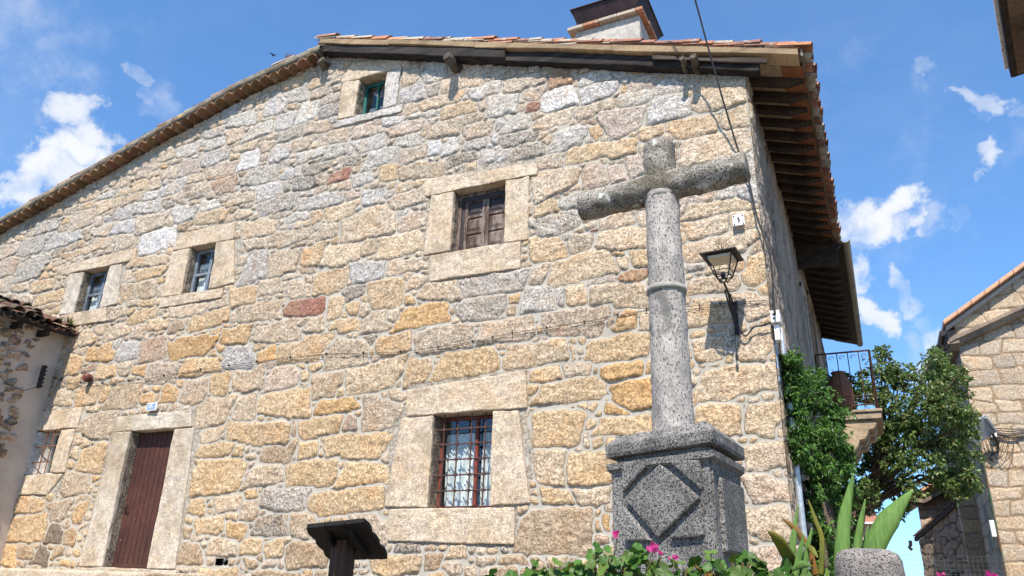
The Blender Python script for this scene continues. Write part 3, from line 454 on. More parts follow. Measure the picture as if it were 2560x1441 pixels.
# windows A and B : blue grey shutters
for key, lab in (('A', 'blue grey panelled window, leftmost of the upper row'), ('B', 'blue grey panelled window between the leftmost window and the brown shuttered one')):
    x0, x1, z0, z1 = SUR[key]['open']; cxm = (x0+x1)/2+.06
    w_ = sash(x0, x1, z0, z1, Yw-.02, M['bluewood'], house, .055, [(cxm, .06)], [((z0+z1)/2-.03, .05)], label=lab)
    glasspane(x0+.05, x1-.05, z0+.05, z1-.05, Yw+.01, w_, curtain=(z0+.05, z0+(z1-z0)*.45) if key == 'B' else (z0+.05, z0+(z1-z0)*.5), fold=12); surround(key, w_)
    b = MB()
    for (a, c) in ((x0+.09, cxm-.05), (cxm+.05, x1-.09)):
        b.box(a, c, Yw+.022, Yw+.04, z0+(z1-z0)*.5+.03, z0+(z1-z0)*.72); b.box(a+.03, c-.03, Yw+.012, Yw+.022, z0+(z1-z0)*.5+.06, z0+(z1-z0)*.72-.03)
    b.build('shutter_panel', M['bluewood'], w_, bev=.004)
# brown shuttered window
x0, x1, z0, z1 = SUR['mid']['open']
w3 = sash(x0, x1, z0, z1, Yw-.03, M['brownwood'], house, .05, label='window closed by weathered brown panelled shutters'); surround('mid', w3)
b = MB(); b.box(x0+.05, x1-.05, Yw+.035, Yw+.05, z0+.05, z1-.05); b.build('dark_interior', M['dark'], w3)
xa, xb = x0+.10, x1-.05; xm = (xa+xb)/2; zs = [z0+.05, z0+.31, z0+.56, z1-.10]
for (a, c) in ((xa, xm-.004), (xm+.004, xb)):
    b = MB(); t = .05
    b.box(a, a+t, Yw-.01, Yw+.03, zs[0], zs[3]); b.box(c-t, c, Yw-.01, Yw+.03, zs[0], zs[3])
    for k, z in enumerate(zs): b.box(a+t, c-t, Yw-.008, Yw+.028, z-.03 if k == 3 else z, z+.045 if k < 3 else z)
    sh = b.build('shutter', M['brownwood'], w3, bev=.005)
    for k in range(3):
        za, zb = zs[k]+.045, zs[k+1]-(.03 if k == 2 else 0); p = MB(); q = .045
        p.add([(a+t, Yw+.012, za), (c-t, Yw+.012, za), (c-t, Yw+.012, zb), (a+t, Yw+.012, zb), (a+t+q, Yw-.004, za+q), (c-t-q, Yw-.004, za+q), (c-t-q, Yw-.004, zb-q), (a+t+q, Yw-.004, zb-q)], [(0, 1, 5, 4), (1, 2, 6, 5), (2, 3, 7, 6), (3, 0, 4, 7), (4, 5, 6, 7)])
        p.build('shutter_panel', M['brownwood'] if k < 2 else M['darkwood'], w3)  # top panels darker: the lintel's shadow is put into their colour
b = MB(); b.box(x0+.052, xa-.004, Yw-.01, Yw+.03, z0+.05, z1-.05); b.box(x0+.052, x1-.052, Yw-.028, Yw+.02, z1-.12, z1-.052); b.build('shutter_post', M['darkwood'], w3, bev=.006)
# barred ground floor window
x0, x1, z0, z1 = SUR['big']['open']
w4 = sash(x0, x1, z0, z1, Yw+.04, M['redwood'], house, .035, [(-4.43, .045)], [], label='large barred ground floor window with a red brown frame and white curtains'); surround('big', w4)
b = MB(); b.box(x0, x1, Yw+.30, Yw+.31, z0, z1); b.build('dark_interior', M['dark'], w4)
b = MB(); b.add([(x0+.035, Yw+.06, z0+.035), (x1-.035, Yw+.06, z0+.035), (x1-.035, Yw+.06, z1-.035), (x0+.035, Yw+.06, z1-.035)], [(0, 1, 2, 3)]); b.build('pane', M['glass'], w4)
n = 120; b = MB(); vs = []
for (a, c, k) in ((x0+.04, -4.46, 1), (-4.40, x1-.03, 2)):
    o_ = len(b.v); vs = []; rows = 12
    for j in range(rows+1):
        zz = z0+.03+(.90)*j/rows
        for i in range(n+1):
            f = i/n; x = a+(c-a)*f; sw = 1-.55*(j/rows); yy = Yw+.12+.020*math.sin(f*26*sw+k)+.010*math.sin(f*61+k*2+j*.3)+.03*f*(k-1.5)
            vs.append((x, yy, zz))
    b.add(vs, [(j*(n+1)+i, j*(n+1)+i+1, (j+1)*(n+1)+i+1, (j+1)*(n+1)+i) for j in range(rows) for i in range(n)])
b.build('curtain', M['curtain'], w4, smooth=True)
b = MB(); yb = FY+.075; bx = [x0+.02+.195*k+.10 for k in range(4)]; bz = [z0+.20+.187*k for k in range(5)]
for x in bx: b.tube([(x, yb, z0-.03), (x+.004, yb, (z0+z1)/2), (x, yb, z1+.03)], .0095, 6)
for z in bz: b.tube([(x0-.03, yb+.006, z), (x1+.03, yb+.006, z+.004)], .0095, 6)
for x in bx:
    for z in bz: b.box(x-.017, x+.017, yb-.012, yb+.018, z-.016, z+.018)
b.build('grille', M['grille'], w4)
# small barred window by the outbuilding
x0, x1, z0, z1 = SUR['C']['open']
w5 = sash(x0+.22, x1, z0, z1, Yw+.02, M['whitepl'], house, .04, [(x0+.42, .04)], [], label='small window with rusty bars beside the outbuilding'); surround('C', w5)
glasspane(x0+.25, x1-.03, z0+.03, z1-.03, Yw+.05, w5, curtain=(z0+.03, z0+.52), fold=16)
b = MB(); b.hexa([(x0, FY+.0, z0), (x0+.02, FY, z0), (x0-.0, FY+.3, z0), (x0+.24, FY+.22, z0), (x0, FY+.0, z1), (x0+.02, FY, z1), (x0, FY+.3, z1), (x0+.24, FY+.22, z1)]); b.build('splayed_reveal', DW, w5)
b = MB(); yb = FY+.03
for x in (x0+.30, x0+.48): b.tube([(x, yb, z0-.02), (x, yb, z1+.02)], .010, 6)
for z in (z0+.20, z0+.46): b.tube([(x0-.02, yb+.006, z), (x1+.02, yb+.006, z)], .010, 6)
b.build('grille', mat('rusted_bars', (.26, .12, .06), (.14, .06, .035), 12, .8, .4, 60), w5)
# door
x0, x1, z0, z1 = SUR['door']['open']; yd = FY+.16
b = MB(); nb_ = 9; bw = (x1-x0-.02)/nb_
for k in range(nb_): b.box(x0+.01+bw*k+.005, x0+.01+bw*(k+1)-.005, yd, yd+.03, z0+.05, z1)
b.box(x0+.01, x1-.01, yd+.012, yd+.035, z0+.045, z1); b.box(x0+.01, x1-.01, yd-.006, yd+.03, z0+.0, z0+.05)
door = b.build('door', M['door'], house, bev=.0035); tag(door, 'reddish brown door of narrow vertical boards'); surround('door', door)
b = MB(); b.box(x0+.06, x0+.085, yd-.012, yd, z0+.78, z0+.90); b.tube([(x0+.072, yd-.01, z0+.86), (x0+.072, yd-.06, z0+.86), (x0+.13, yd-.065, z0+.86), (x0+.17, yd-.06, z0+.855)], .010, 8); b.build('handle', M['iron'], door, bev=.002)
b = MB(); b.tube([(x0+.10, yd-.012, z0+.38), (x0+.10, yd, z0+.38)], .012, 8); b.build('lock', M['gutter'], door)
# left reveals: mossy stone, with the grazing-light shade also darkened into its colour
moss_shade = mat('mossy_shaded_reveal_granite', (.20, .165, .125), (.36, .30, .23), 6, .95, 1.0, 45, speck=((.05, .045, .04), .5, .62), spscale=40)
for w_ in (w1, w3, w4, door) + tuple(o for o in house.children if o.name.startswith('window')):
    for c in w_.children:
        if c.name.startswith('jamb'):
            me = c.data
            if moss_shade.name not in [q.name for q in me.materials]:
                me.materials.append(moss_shade); cxx = sum(v.co.x for v in me.vertices)/len(me.vertices); mxx = max(v.co.x for v in me.vertices)
                for p in me.polygons:
                    if p.normal.x > .8 and p.center.y > FY+.03: p.material_index = 1
# side wall, rear and far walls
def swtop(u): return np.full_like(u, 7.72)
sw = masonry('side_wall', (CX, FY, 0), (0, 1, 0), (1, 0, 0), 0, 12, 1.22, 7.9, .035, [], M['plaster'], house, fill=(.3, .2), fillcols='tb', relief=.02, rough=1.6, seed=8, edge0=True, holes=[(5.35, 6.0, 5.2, 6.6), (7.2, 8.1, 5.1, 7.1)])
qs = []
rr = random.Random(6); z = 1.25
while z < 7.6:
    hq = rr.uniform(.28, .42); ln = rr.choice([.26, .42]); qs.append((ln/2-.01, z+hq/2, ln/2, hq/2, rr.choice('cctbg'))); z += hq
masonry('quoins', (CX+.006, FY, 0), (0, 1, 0), (1, 0, 0), 0, .44, 1.22, 7.7, .02, qs, rubble_mat('quoin_side', (.40, .34, .27), .9), house, fill=(), seed=3, edge0=True, edge1=True, relief=.03, grow=.02)
b = MB(); b.box(CX-.4, CX-.36, FY+5.2, FY+8.3, 5.0, 7.2); b.build('dark_interior', M['dark'], house)
wf = MB(); y0_, y1_ = FY+5.35, FY+6.0
for (ya, yb_, za, zb) in ((y0_-.10, y0_, 5.1, 6.7), (y1_, y1_+.10, 5.1, 6.7), (y0_-.10, y1_+.10, 6.6, 6.75), (y0_-.12, y1_+.12, 5.05, 5.2)): wf.box(CX-.2, CX+.045, ya, yb_, za, zb)
sw1 = wf.build('window', mat('pale_side_frame', (.42, .38, .33), (.35, .31, .27), 4), house, bev=.01); tag(sw1, 'pale framed window in the side wall under the eaves')
b = MB(); b.box(CX-.16, CX-.10, y0_, y1_, 5.2, 6.6); b.build('shutter', mat('grey_shutter', (.13, .115, .10), (.09, .08, .07), 6), sw1)
wf = MB(); y0_, y1_ = FY+7.2, FY+8.1
for (ya, yb_, za, zb) in ((y0_-.12, y0_, 5.0, 7.2), (y1_, y1_+.12, 5.0, 7.2), (y0_-.12, y1_+.12, 7.1, 7.25)): wf.box(CX-.2, CX+.05, ya, yb_, za, zb)
bd = wf.build('balcony_door', mat('ochre_frame', (.34, .24, .15), (.28, .20, .14), 4), house, bev=.01)
b = MB(); b.box(CX-.16, CX-.10, y0_, y1_, 5.1, 7.1); b.build('door_leaf', M['dark'], bd)
b = MB(); b.box(-16.6, CX-.02, 19.7, 19.9, 1.2, 8.0); b.box(-16.6, -16.4, FY+.02, 19.9, 1.2, 7.8)
b.add([(-16.6, 19.9, 8), (CX, 19.9, 7.7), (-7.6, 19.9, 9.9)], [(0, 1, 2)]); b.build('rear_wall', M['plaster'], house)

# ------------------------------------------------------------------ roofs
S = .3545
def rz(x): return 7.55-S*(x+.09)              # top of tiles, right slope
def tcol(r):
    c = r.random()
    if c < .35: a = (.42, .36, .28)
    elif c < .6: a = (.36, .17, .11)
    elif c < .8: a = (.42, .19, .10)
    else: a = (.24, .13, .10)
    k = r.uniform(.8, 1.15); return tuple(v*k for v in a)
def barrel(bm, p, ax, side, L_, r, r2, th, inv=False, seg=7):
    """one curved roof tile: p = start point on axis, ax = unit direction of its length, side = unit sideways"""
    p = Vector(p); ax = Vector(ax).normalized(); side = Vector(side).normalized(); upv = ax.cross(side); upv = upv if upv.z > 0 else -upv
    if inv: upv = -upv
    vs = []
    for (q, ra) in ((p, r), (p+ax*L_, r2)):
        for rad_ in (ra, ra-th):
            for k in range(seg+1):
                t = math.pi*k/seg; vs.append(q+side*math.cos(t)*rad_+upv*math.sin(t)*rad_*.8)
    n = seg+1; fs = []
    for k in range(seg): fs += [(k, k+1, 2*n+k+1, 2*n+k), (n+k+1, n+k, 3*n+k, 3*n+k+1), (k+1, k, n+k, n+k+1), (2*n+k, 2*n+k+1, 3*n+k+1, 3*n+k)]
    fs += [(0, 2*n, 3*n, n), (n-1, 2*n-1, 4*n-1, 3*n-1)]
    bm.add(vs, fs)
rr = random.Random(12)
dn = Vector((1, 0, -S)).normalized()
Lr = 7.55/ math.cos(math.atan(S))
roof = MB()
y = 7.80
while y < 19.8:                                # columns of cover tiles with channels between them
    for k in range(0, 21):
        if k > 3 and y > 8.6 and k < 20: continue
        s_ = k*.385; x = -.065-s_*dn.x; xs = x-.46*dn.x+rr.uniform(-.015, .015)
        roof.cc = tcol(rr); z = rz(xs)-.055
        barrel(roof, (xs, y+rr.uniform(-.012, .012), z-.01), (dn.x, 0, dn.z+.035), (0, 1, 0), .50, .088, .105, .015)
        roof.cc = tcol(rr)
        if k < 2 or y < 8.2: barrel(roof, (xs, y+.10, z-.025), (dn.x, 0, dn.z+.02), (0, 1, 0), .50, .088, .075, .015, inv=True)
    y += .2
# upper field as one ribbed skin
nyy = int((19.8-8.5)/.05); vs = []
for i, x in enumerate((-1.4, -7.6)):
    for j in range(nyy+1): vs.append((x, 8.5+.05*j, rz(x)-.05+.04*math.cos(2*math.pi*(.05*j+.7)/.2)))
roof.cc = (.36, .2, .13); roof.add(vs, [(j, j+1, nyy+1+j+1, nyy+1+j) for j in range(nyy)])
rf = roof.build('tile_roof', M['tile'], house, smooth=False); tag(rf, 'tiled right hand slope with stacked curved tiles along its edge')
vg = MB(); 
for lay, (dy, dz, ln) in enumerate(((0, .0, .46), (.05, -.055, .42))):      # verge: layered tile edges lying along the slope
    x = -7.70
    while x < -.46:
        vg.cc = tcol(rr); l = ln*rr.uniform(.9, 1.1); yy = 7.71+dy*.2+rr.uniform(-.02, .02); zz = rz(x)-.035+dz+rr.uniform(-.008, .008)
        barrel(vg, (x, yy+.09, zz-.012), (dn.x, rr.uniform(-.03, .03), dn.z+rr.uniform(.03, .08)), (0, 1, 0), l, .085, .10, .018)
        x += l*.80
v_ = vg.build('verge_tiles', M['tile'], rf)
# mortar bedding under the verge tiles
b = MB()
for k in range(24):
    xa = -7.5+k*.305; b.hexa([(xa, 7.75, rz(xa)-.115), (xa+.30, 7.75, rz(xa+.3)-.115), (xa, 7.95, rz(xa)-.115), (xa+.30, 7.95, rz(xa+.3)-.115), (xa, 7.745, rz(xa)-.03), (xa+.30, 7.745, rz(xa+.3)-.03), (xa, 7.95, rz(xa)-.03), (xa+.30, 7.95, rz(xa+.3)-.03)])
o = b.build('verge_bedding', M['tile'], rf); 
# barge boards (four butted lengths), sloping
bo = lambda x: 8.22-.3595*(x+2.59)
cuts = [-7.62, -6.15, -4.55, -2.42, -.17]
for i, (a, c) in enumerate(zip(cuts, cuts[1:])):
    b = MB(); a += .006; h1 = .115; dz = .006*(i % 2); n_ = 6
    for k in range(n_):
        xa = a+(c-a)*k/n_; xc = a+(c-a)*(k+1)/n_; wv = lambda x: .012*math.sin(x*2.1+i)
        b.hexa([(xa, 7.72, bo(xa)+.045+dz+wv(xa)), (xc, 7.72, bo(xc)+.045+dz+wv(xc)), (xa, 7.96, bo(xa)+.045+dz+wv(xa)), (xc, 7.96, bo(xc)+.045+dz+wv(xc)), (xa, 7.700, bo(xa)+h1+dz), (xc, 7.700, bo(xc)+h1+dz), (xa, 7.96, bo(xa)+h1+dz), (xc, 7.96, bo(xc)+h1+dz)])
    b.build('barge_board', M['pine'], rf)
# dark verge beam in two overlapping lengths
def beam(name, x0, x1, y0, y1, dz0, dz1, m, parent, seed, n=40):
    vs = []; 
    for k in range(n+1):
        x = x0+(x1-x0)*k/n; z = bo(x)
        q = [(y0, dz0), (y1, dz0), (y1, dz1), (y0, dz1)]
        for (yy, zz) in q:
            w_ = mn.noise_vector(Vector((x*1.3, yy*5, zz*5+seed)))*.022; vs.append((x, yy+w_.y, z+zz+w_.z))
    fs = [(k*4+j, k*4+(j+1) % 4, k*4+4+(j+1) % 4, k*4+4+j) for k in range(n) for j in range(4)]+[(0, 1, 2, 3), (n*4+3, n*4+2, n*4+1, n*4)]
    b = MB(); b.add(vs, fs); return b.build(name, m, parent, bev=.012)
beam('verge_beam', -7.55, -4.05, 7.745, 7.93, -.125, .036, M['beam'], rf, 1)
beam('verge_beam', -4.85, -.62, 7.79, 7.95, -.140, .030, M['beam'], rf, 5)
beam('verge_board', -1.9, -.52, 7.755, 7.785, -.06, .02, M['rafter'], rf, 9)
def log(x, z, r, ya, yb_, seed):
    b = MB(); n = 8; pts = [(x+.01*math.sin(k), ya+(yb_-ya)*k/n, z+.01*math.cos(k*1.7)) for k in range(n+1)]; b.tube(pts, [r*(.86 if k == 0 else 1) for k in range(n+1)], 14)
    o = b.build('purlin_end', M['logend'], rf); rough_disp(o, .012, 14, seed); return o
log(-4.95, 8.83, .075, 7.60, 8.0, 3); log(-1.50, 7.72, .038, 7.64, 8.0, 4); log(-1.36, 7.68, .048, 7.62, 8.0, 5); log(-7.58, 9.70, .08, 7.74, 8.0, 6)
# eave on the right: soffit, rafters, brick course, gutter
def zs_(x): return rz(x)-.165
b = MB(); b.hexa([(CX-.05, 7.97, zs_(CX-.05)), (-.34, 7.97, zs_(-.34)), (CX-.05, 19.7, zs_(CX-.05)), (-.34, 19.7, zs_(-.34)), (CX-.05, 7.97, zs_(CX-.05)+.02), (-.34, 7.97, zs_(-.34)+.02), (CX-.05, 19.7, zs_(CX-.05)+.02), (-.34, 19.7, zs_(-.34)+.02)])
b.build('soffit', M['soffit'], rf)
b = MB(); b.hexa([(CX-.05, 13.34, zs_(CX-.05)-.03), (-.0, 13.34, zs_(-.0)-.03), (CX-.05, 19.7, zs_(CX-.05)-.03), (-.0, 19.7, zs_(-.0)-.03), (CX-.05, 13.34, zs_(CX-.05)-.005), (-.0, 13.34, zs_(-.0)-.005), (CX-.05, 19.7, zs_(CX-.05)-.005), (-.0, 19.7, zs_(-.0)-.005)]); b.build('shade_soffit', M['rafter'], rf)  # added dark sheet, its colour standing in for the deep eave shade
b = MB(); y = 7.97
while y < 13.2:
    b.hexa([(-.39, y, zs_(-.39)-.006), (-.145, y, zs_(-.145)-.006), (-.39, y+.255, zs_(-.39)-.006), (-.145, y+.255, zs_(-.145)-.006), (-.39, y, zs_(-.39)+.022), (-.145, y, zs_(-.145)+.022), (-.39, y+.255, zs_(-.39)+.022), (-.145, y+.255, zs_(-.145)+.022)]); y += .262
b.build('eave_brick_course', M['brick'], rf)
b = MB(); b.hexa([(-.143, 7.74, zs_(-.143)-.012), (-.12, 7.74, zs_(-.12)-.012), (-.143, 13.3, zs_(-.143)-.012), (-.12, 13.3, zs_(-.12)-.012), (-.143, 7.74, zs_(-.143)+.09), (-.12, 7.74, zs_(-.12)+.09), (-.143, 13.3, zs_(-.143)+.09), (-.12, 13.3, zs_(-.12)+.09)]); b.build('eave_mortar', M['mortar'], rf)
prof = [(-.83, .0), (-.83, -.10), (-.36, -.10), (-.325, -.08), (-.30, -.078), (-.27, -.052), (-.235, -.045), (-.20, -.025), (-.165, -.02), (-.155, 0)]
def rafter(y, wd, m, ext=0, seed=0):
    b = MB(); sag = .01*math.sin(seed*3.1); b.prism([(px+(ext if px > -.5 else 0), y, zs_(px+(ext if px > -.5 else 0))-.004+pz*(1+.12*math.sin(seed*1.7))+sag*0) for px, pz in prof], (0, wd, 0)); return b.build('rafter', m, rf, bev=.006)
y = 8.20; k = 0
while y < 13.1: rafter(y, .11, M['rafter'], -.0+.02*math.sin(k*2.3), k); y += .325; k += 1
b = MB(); b.box(-.95, -.10, 13.25, 13.33, 6.98, 7.60); b.tube([(-.80, 13.24, 7.0), (-.45, 13.22, 7.12), (-.12, 13.22, 7.22), (-.02, 13.24, 7.33)], .022, 6); b.build('eave_end_board', M['rafter'], rf)
while y < 19.5:
    if y > 13.4: rafter(y, .12, mat('lower_rafter', (.06, .042, .032), (.04, .03, .022), 6, .8, .4, 40) if k < 99 and 'lower_rafter' not in bpy.data.materials else bpy.data.materials['lower_rafter'], .10, k)
    y += .42; k += 1
b = MB(); ng = 10; pr = [(.055+.075*math.cos(math.pi+math.pi*t/ng), 7.40+.075*math.sin(math.pi+math.pi*t/ng)) for t in range(ng+1)]
pr2 = [(.055+.068*math.cos(math.pi+math.pi*t/ng), 7.402+.068*math.sin(math.pi+math.pi*t/ng)) for t in range(ng+1)][::-1]
b.prism([(x, 13.2, z) for x, z in pr+pr2], (0, 6.7, 0)); b.build('gutter', M['gutter'], rf)
# left slope
llx = [-17, -15.78, -13.47, -11.37, -9.45, -7.66]; llz = [8.0, 8.29, 8.85, 9.39, 9.85, 10.06]
lt = lambda x: float(np.interp(x, llx, llz))
b = MB(); xs = [-16.9+k*.3 for k in range(32)]
for xa, xc in zip(xs, xs[1:]):
    if xc > -7.5: break
    b.hexa([(xa, 7.80, lt(xa)-.02), (xc, 7.80, lt(xc)-.02), (xa, 19.8, lt(xa)-.02), (xc, 19.8, lt(xc)-.02), (xa, 7.82, lt(xa)), (xc, 7.82, lt(xc)), (xa, 19.8, lt(xa)), (xc, 19.8, lt(xc))])
lr = b.build('left_roof', M['tile'], house); tag(lr, 'left hand roof slope edged by mortared scalloped tiles')
b = MB(); x = -16.8
n_ = 150; vs = []
for k in range(n_+1):                          # mortar fillet above the scallops
    x = -16.8+9.2*k/n_; j = mn.noise(Vector((x*3, 1, 2)))*.02
    vs += [(x, 7.712+j*.5, lt(x)-.185+j), (x, 7.95, lt(x)-.185+j), (x, 7.95, lt(x)+.0), (x, 7.80+j, lt(x)+.005+j*.6), (x, 7.715+j, lt(x)-.05+j)]
b.add(vs, [(k*5+j, k*5+(j+1) % 5, k*5+5+(j+1) % 5, k*5+5+j) for k in range(n_) for j in range(5)]+[(0, 1, 2, 3, 4)]); b.build('verge_mortar', M['mortar'], lr, smooth=True)
b = MB(); x = -16.7
sc = MB()
while x < -7.75:
    s_ = (lt(x+.05)-lt(x-.05))/.1; k_ = rr.uniform(.55, 1.); sc.cc = (.30*k_, .185*k_*rr.uniform(.85, 1.1), .10*k_)
    barrel(sc, (x, 7.715+rr.uniform(-.012, .012), lt(x)-.262), (0, 1, 0), (1, 0, s_), .26, .103, .103, .02, seg=10); x += .208
o = sc.build('scalloped_tiles', mat('ochre_verge_tile', (.38, .2, .1), None, 3, .85, .5, 40, attr=True, lich=((.36, .31, .22), 7, .60)), lr)
for p in o.data.polygons: p.use_smooth = False
b = MB(); x = -16.8
while x < -7.8:                                # thin ragged tiles on top
    b.cc = tcol(rr); l = rr.uniform(.35, .5); s_ = (lt(x+.2)-lt(x))/.2
    barrel(b, (x, 7.83+rr.uniform(-.02, .02), lt(x)-.035+rr.uniform(-.015, .015)), (1, 0, s_-rr.uniform(.0, .08)), (0, 1, 0), l, .10, .085, .015); x += l*.83
b.build('top_tiles', M['tile'], lr)
# chimney
b = MB(); b.box(-3.42, -2.36, 8.95, 9.95, 8.2, 9.80); ch = b.build('chimney', M['concrete'], house, bev=.02); rough_disp(ch, .01, 3)
b = MB(); x = -3.52
while x < -2.36:
    b.cc = (.40, .19, .11) if rr.random() < .45 else (.40, .34, .27); l = rr.uniform(.24, .30); b.box(x, min(x+l, -2.28)-.006, 8.86, 9.22, 9.805+rr.uniform(-.006, .006), 9.86); x += l
y = 9.22
while y < 9.9: b.cc = (.30, .16, .10); b.box(-2.56, -2.27, y+.004, y+.27, 9.805, 9.86); y += .27  # right side tiles darker, the shade of that side painted in
b.build('chimney_cap_tiles', M['tile'], ch, bev=.006)
b = MB(); b.hexa([(-3.38, 8.93, 9.93), (-2.42, 8.93, 9.93), (-3.38, 9.9, 9.93), (-2.42, 9.9, 9.93), (-3.44, 8.84, 10.16), (-2.26, 8.84, 10.16), (-3.44, 10.0, 10.16), (-2.26, 10.0, 10.16)])
b.box(-3.46, -2.24, 8.82, 10.02, 10.165, 10.18)
for (x, y) in ((-3.3, 9.0), (-2.45, 9.0), (-2.45, 9.85), (-3.3, 9.85)): b.box(x, x+.03, y, y+.03, 9.86, 9.93)
b.build('hood', M['hood'], ch)
# ------------------------------------------------------------------ balcony
BY = 15.0
b = MB(); sl = MB(); sl.box(CX, .22, BY, BY+1.75, 4.54, 4.66); sl.box(CX, .25, BY-.03, BY+1.78, 4.665, 4.72)
bal = sl.build('balcony', mat('balcony_stone', (.36, .29, .21), (.26, .21, .15), 3, .9, .6, 30), house, bev=.012); tag(bal, 'stone balcony with scrolled corbels and an iron railing')
cp = [(CX, 5.015), (.10, 5.015), (.13, 4.93), (.06, 4.84), (-.02, 4.83), (-.05, 4.74), (-.11, 4.66), (-.20, 4.65), (-.23, 4.55), (-.30, 4.46), (-.40, 4.44), (-.46, 4.32), (CX, 4.18)]
for y in (BY+.05, BY+.62, BY+1.3):
    c = MB(); c.prism([(x, y, z-.48) for x, z in cp], (0, .30, 0)); c.build('corbel', mat('corbel_stone', (.40, .31, .21), (.30, .23, .16), 3, .9, .5, 30) if 'corbel_stone' not in bpy.data.materials else bpy.data.materials['corbel_stone'], bal, bev=.015)
r = MB(); zt = 5.84; zb = 4.76
def rail(p, q):
    n = Vector(q)-Vector(p); r.tube([(*p, zt), (*q, zt)], .017, 6); r.tube([(*p, zb+.05), (*q, zb+.05)], .012, 6); r.tube([(*p, zb+.22), (*q, zb+.22)], .009, 6)
    for k in (0, 1): pp = Vector(p)+n*k; r.tube([(pp.x, pp.y, 4.72), (pp.x, pp.y, zt)], .022, 6)
    m_ = max(3, int(n.length/.17))
    for k in range(1, m_):
        pp = Vector(p)+n*k/m_; r.tube([(pp.x, pp.y, zb), (pp.x, pp.y, zt)], .009, 6)
        e = n.normalized()
        for (zc, rd) in ((zt-.10, .045), (zb+.13, .05)):
            cc_ = pp+e*.085; pts = [(cc_.x+e.x*rd*math.cos(t*.6), cc_.y+e.y*rd*math.cos(t*.6), zc+rd*math.sin(t*.6)*(1-t/14)) for t in range(9)]; r.tube(pts, .006, 5)
rail((CX+.03, BY+.02), (.18, BY+.02)); rail((.18, BY+.02), (.18, BY+1.7))
r.build('railing', M['rust'], bal)
# ================================================================== OUTBUILDING on the left
ob = empty('outbuilding', 'low rubble and plaster outbuilding with a ragged mossy tile roof at the left end', 'outbuilding', (-12.9, 6.0, 1.25))
rr = random.Random(21); q = []
for i in range(2600):
    u = rr.uniform(.38, 4.8 if i < 600 else 1.9); v = rr.uniform(1.3, 5.4)
    if u < .50+.08*math.sin(v*3): continue
    a = rr.uniform(.045, .13); b_ = a*rr.uniform(.5, .85)
    if all(abs(u-p[0]) > (a+p[2])*.95 or abs(v-p[1]) > (b_+p[3])*.95 for p in q): q.append((u, v, a, b_, rr.choice('bgmptm')))
aw = masonry('wall', (-12.80, FY, 0), (0, -1, 0), (1, 0, 0), 0, 5, 1.22, 5.50, .022, q, M['annexw'], ob, fill=(), mort=.006, relief=.06, rough=1.3, seed=4, warp=.05, grow=.008)
for v in aw.data.vertices: v.co.x += (v.co.z-5.0)*.055 if v.co.z > 3 else -.11
b = MB(); b.box(-15.6, -12.98, 2.95, FY-.05, 1.22, 5.35); b.build('wall_core', M['plaster'], ob)
rr = random.Random(5); rb = MB(); y = 3.0
while y < FY-.02:
    for k in range(5):
        rb.cc = rr.choice([(.10, .055, .04), (.14, .07, .05), (.08, .055, .045), (.18, .14, .11)]); x = -12.50-k*.36+rr.uniform(-.04, .04); z = 5.50+.16*k*.9+rr.uniform(-.03, .03)
        barrel(rb, (x-.42, y+rr.uniform(-.03, .03), z+.13), (1, rr.uniform(-.12, .12), -.30), (0, 1, 0), .47, .085, .10, .02)
        if k < 2: barrel(rb, (x-.40, y+.1, z+.09), (1, rr.uniform(-.08, .08), -.32), (0, 1, 0), .45, .085, .075, .02, inv=True)
    y += .19
ao = rb.build('roof', mat('mossy_old_tile', (.2, .1, .06), None, 3, .95, 1., 30, attr=True, lich=((.10, .09, .06), 7, .5)), ob); rough_disp(ao, .022, 6, 2)
b = MB(); b.hexa([(-12.62, 2.9, 5.40), (-12.52, 2.9, 5.38), (-12.62, FY-.03, 5.40), (-12.52, FY-.03, 5.38), (-15.6, 2.9, 6.1), (-12.52, 2.9, 5.46), (-15.6, FY-.03, 6.1), (-12.52, FY-.03, 5.46)]); b.build('roof_deck', M['beam'], ob)
for y in (6.95, 7.42): b = MB(); b.box(-12.85, -12.56, y, y+.07, 5.28, 5.38); b.build('rafter_end', M['beam'], ob)
br = MB(); ya = 7.66
br.box(-12.80, -12.71, ya-.015, ya+.02, 4.42, 4.82)
for k in range(6): br.tube([(-12.71, ya, 4.44+.066*k), (-12.665, ya, 4.45+.066*k)], [.018, .02], 8)
tag(br.build('cable_bracket', M['black'], bev=.003), 'black ribbed cable bracket on the plastered edge of the outbuilding', 'bracket')
b = MB(); b.tube([(-12.69, 7.64, 4.44), (-12.70, 7.38, 4.30), (-12.74, 7.15, 4.36), (-12.74, 6.9, 4.52), (-12.74, 6.6, 4.58)], .006, 5)
tag(b.build('hanging_wire', M['black']), 'thin black wire drooping across the rubble wall of the outbuilding', 'wire')
# landing slab
b = MB(); b.box(-15.5, -8.35, 6.9, FY-.03, 1.22, 1.545); o = b.build('doorstep', M['dressed'], bev=.03); rough_disp(o, .02, 1.2)
tag(o, 'long granite landing in front of the brown door', 'step')

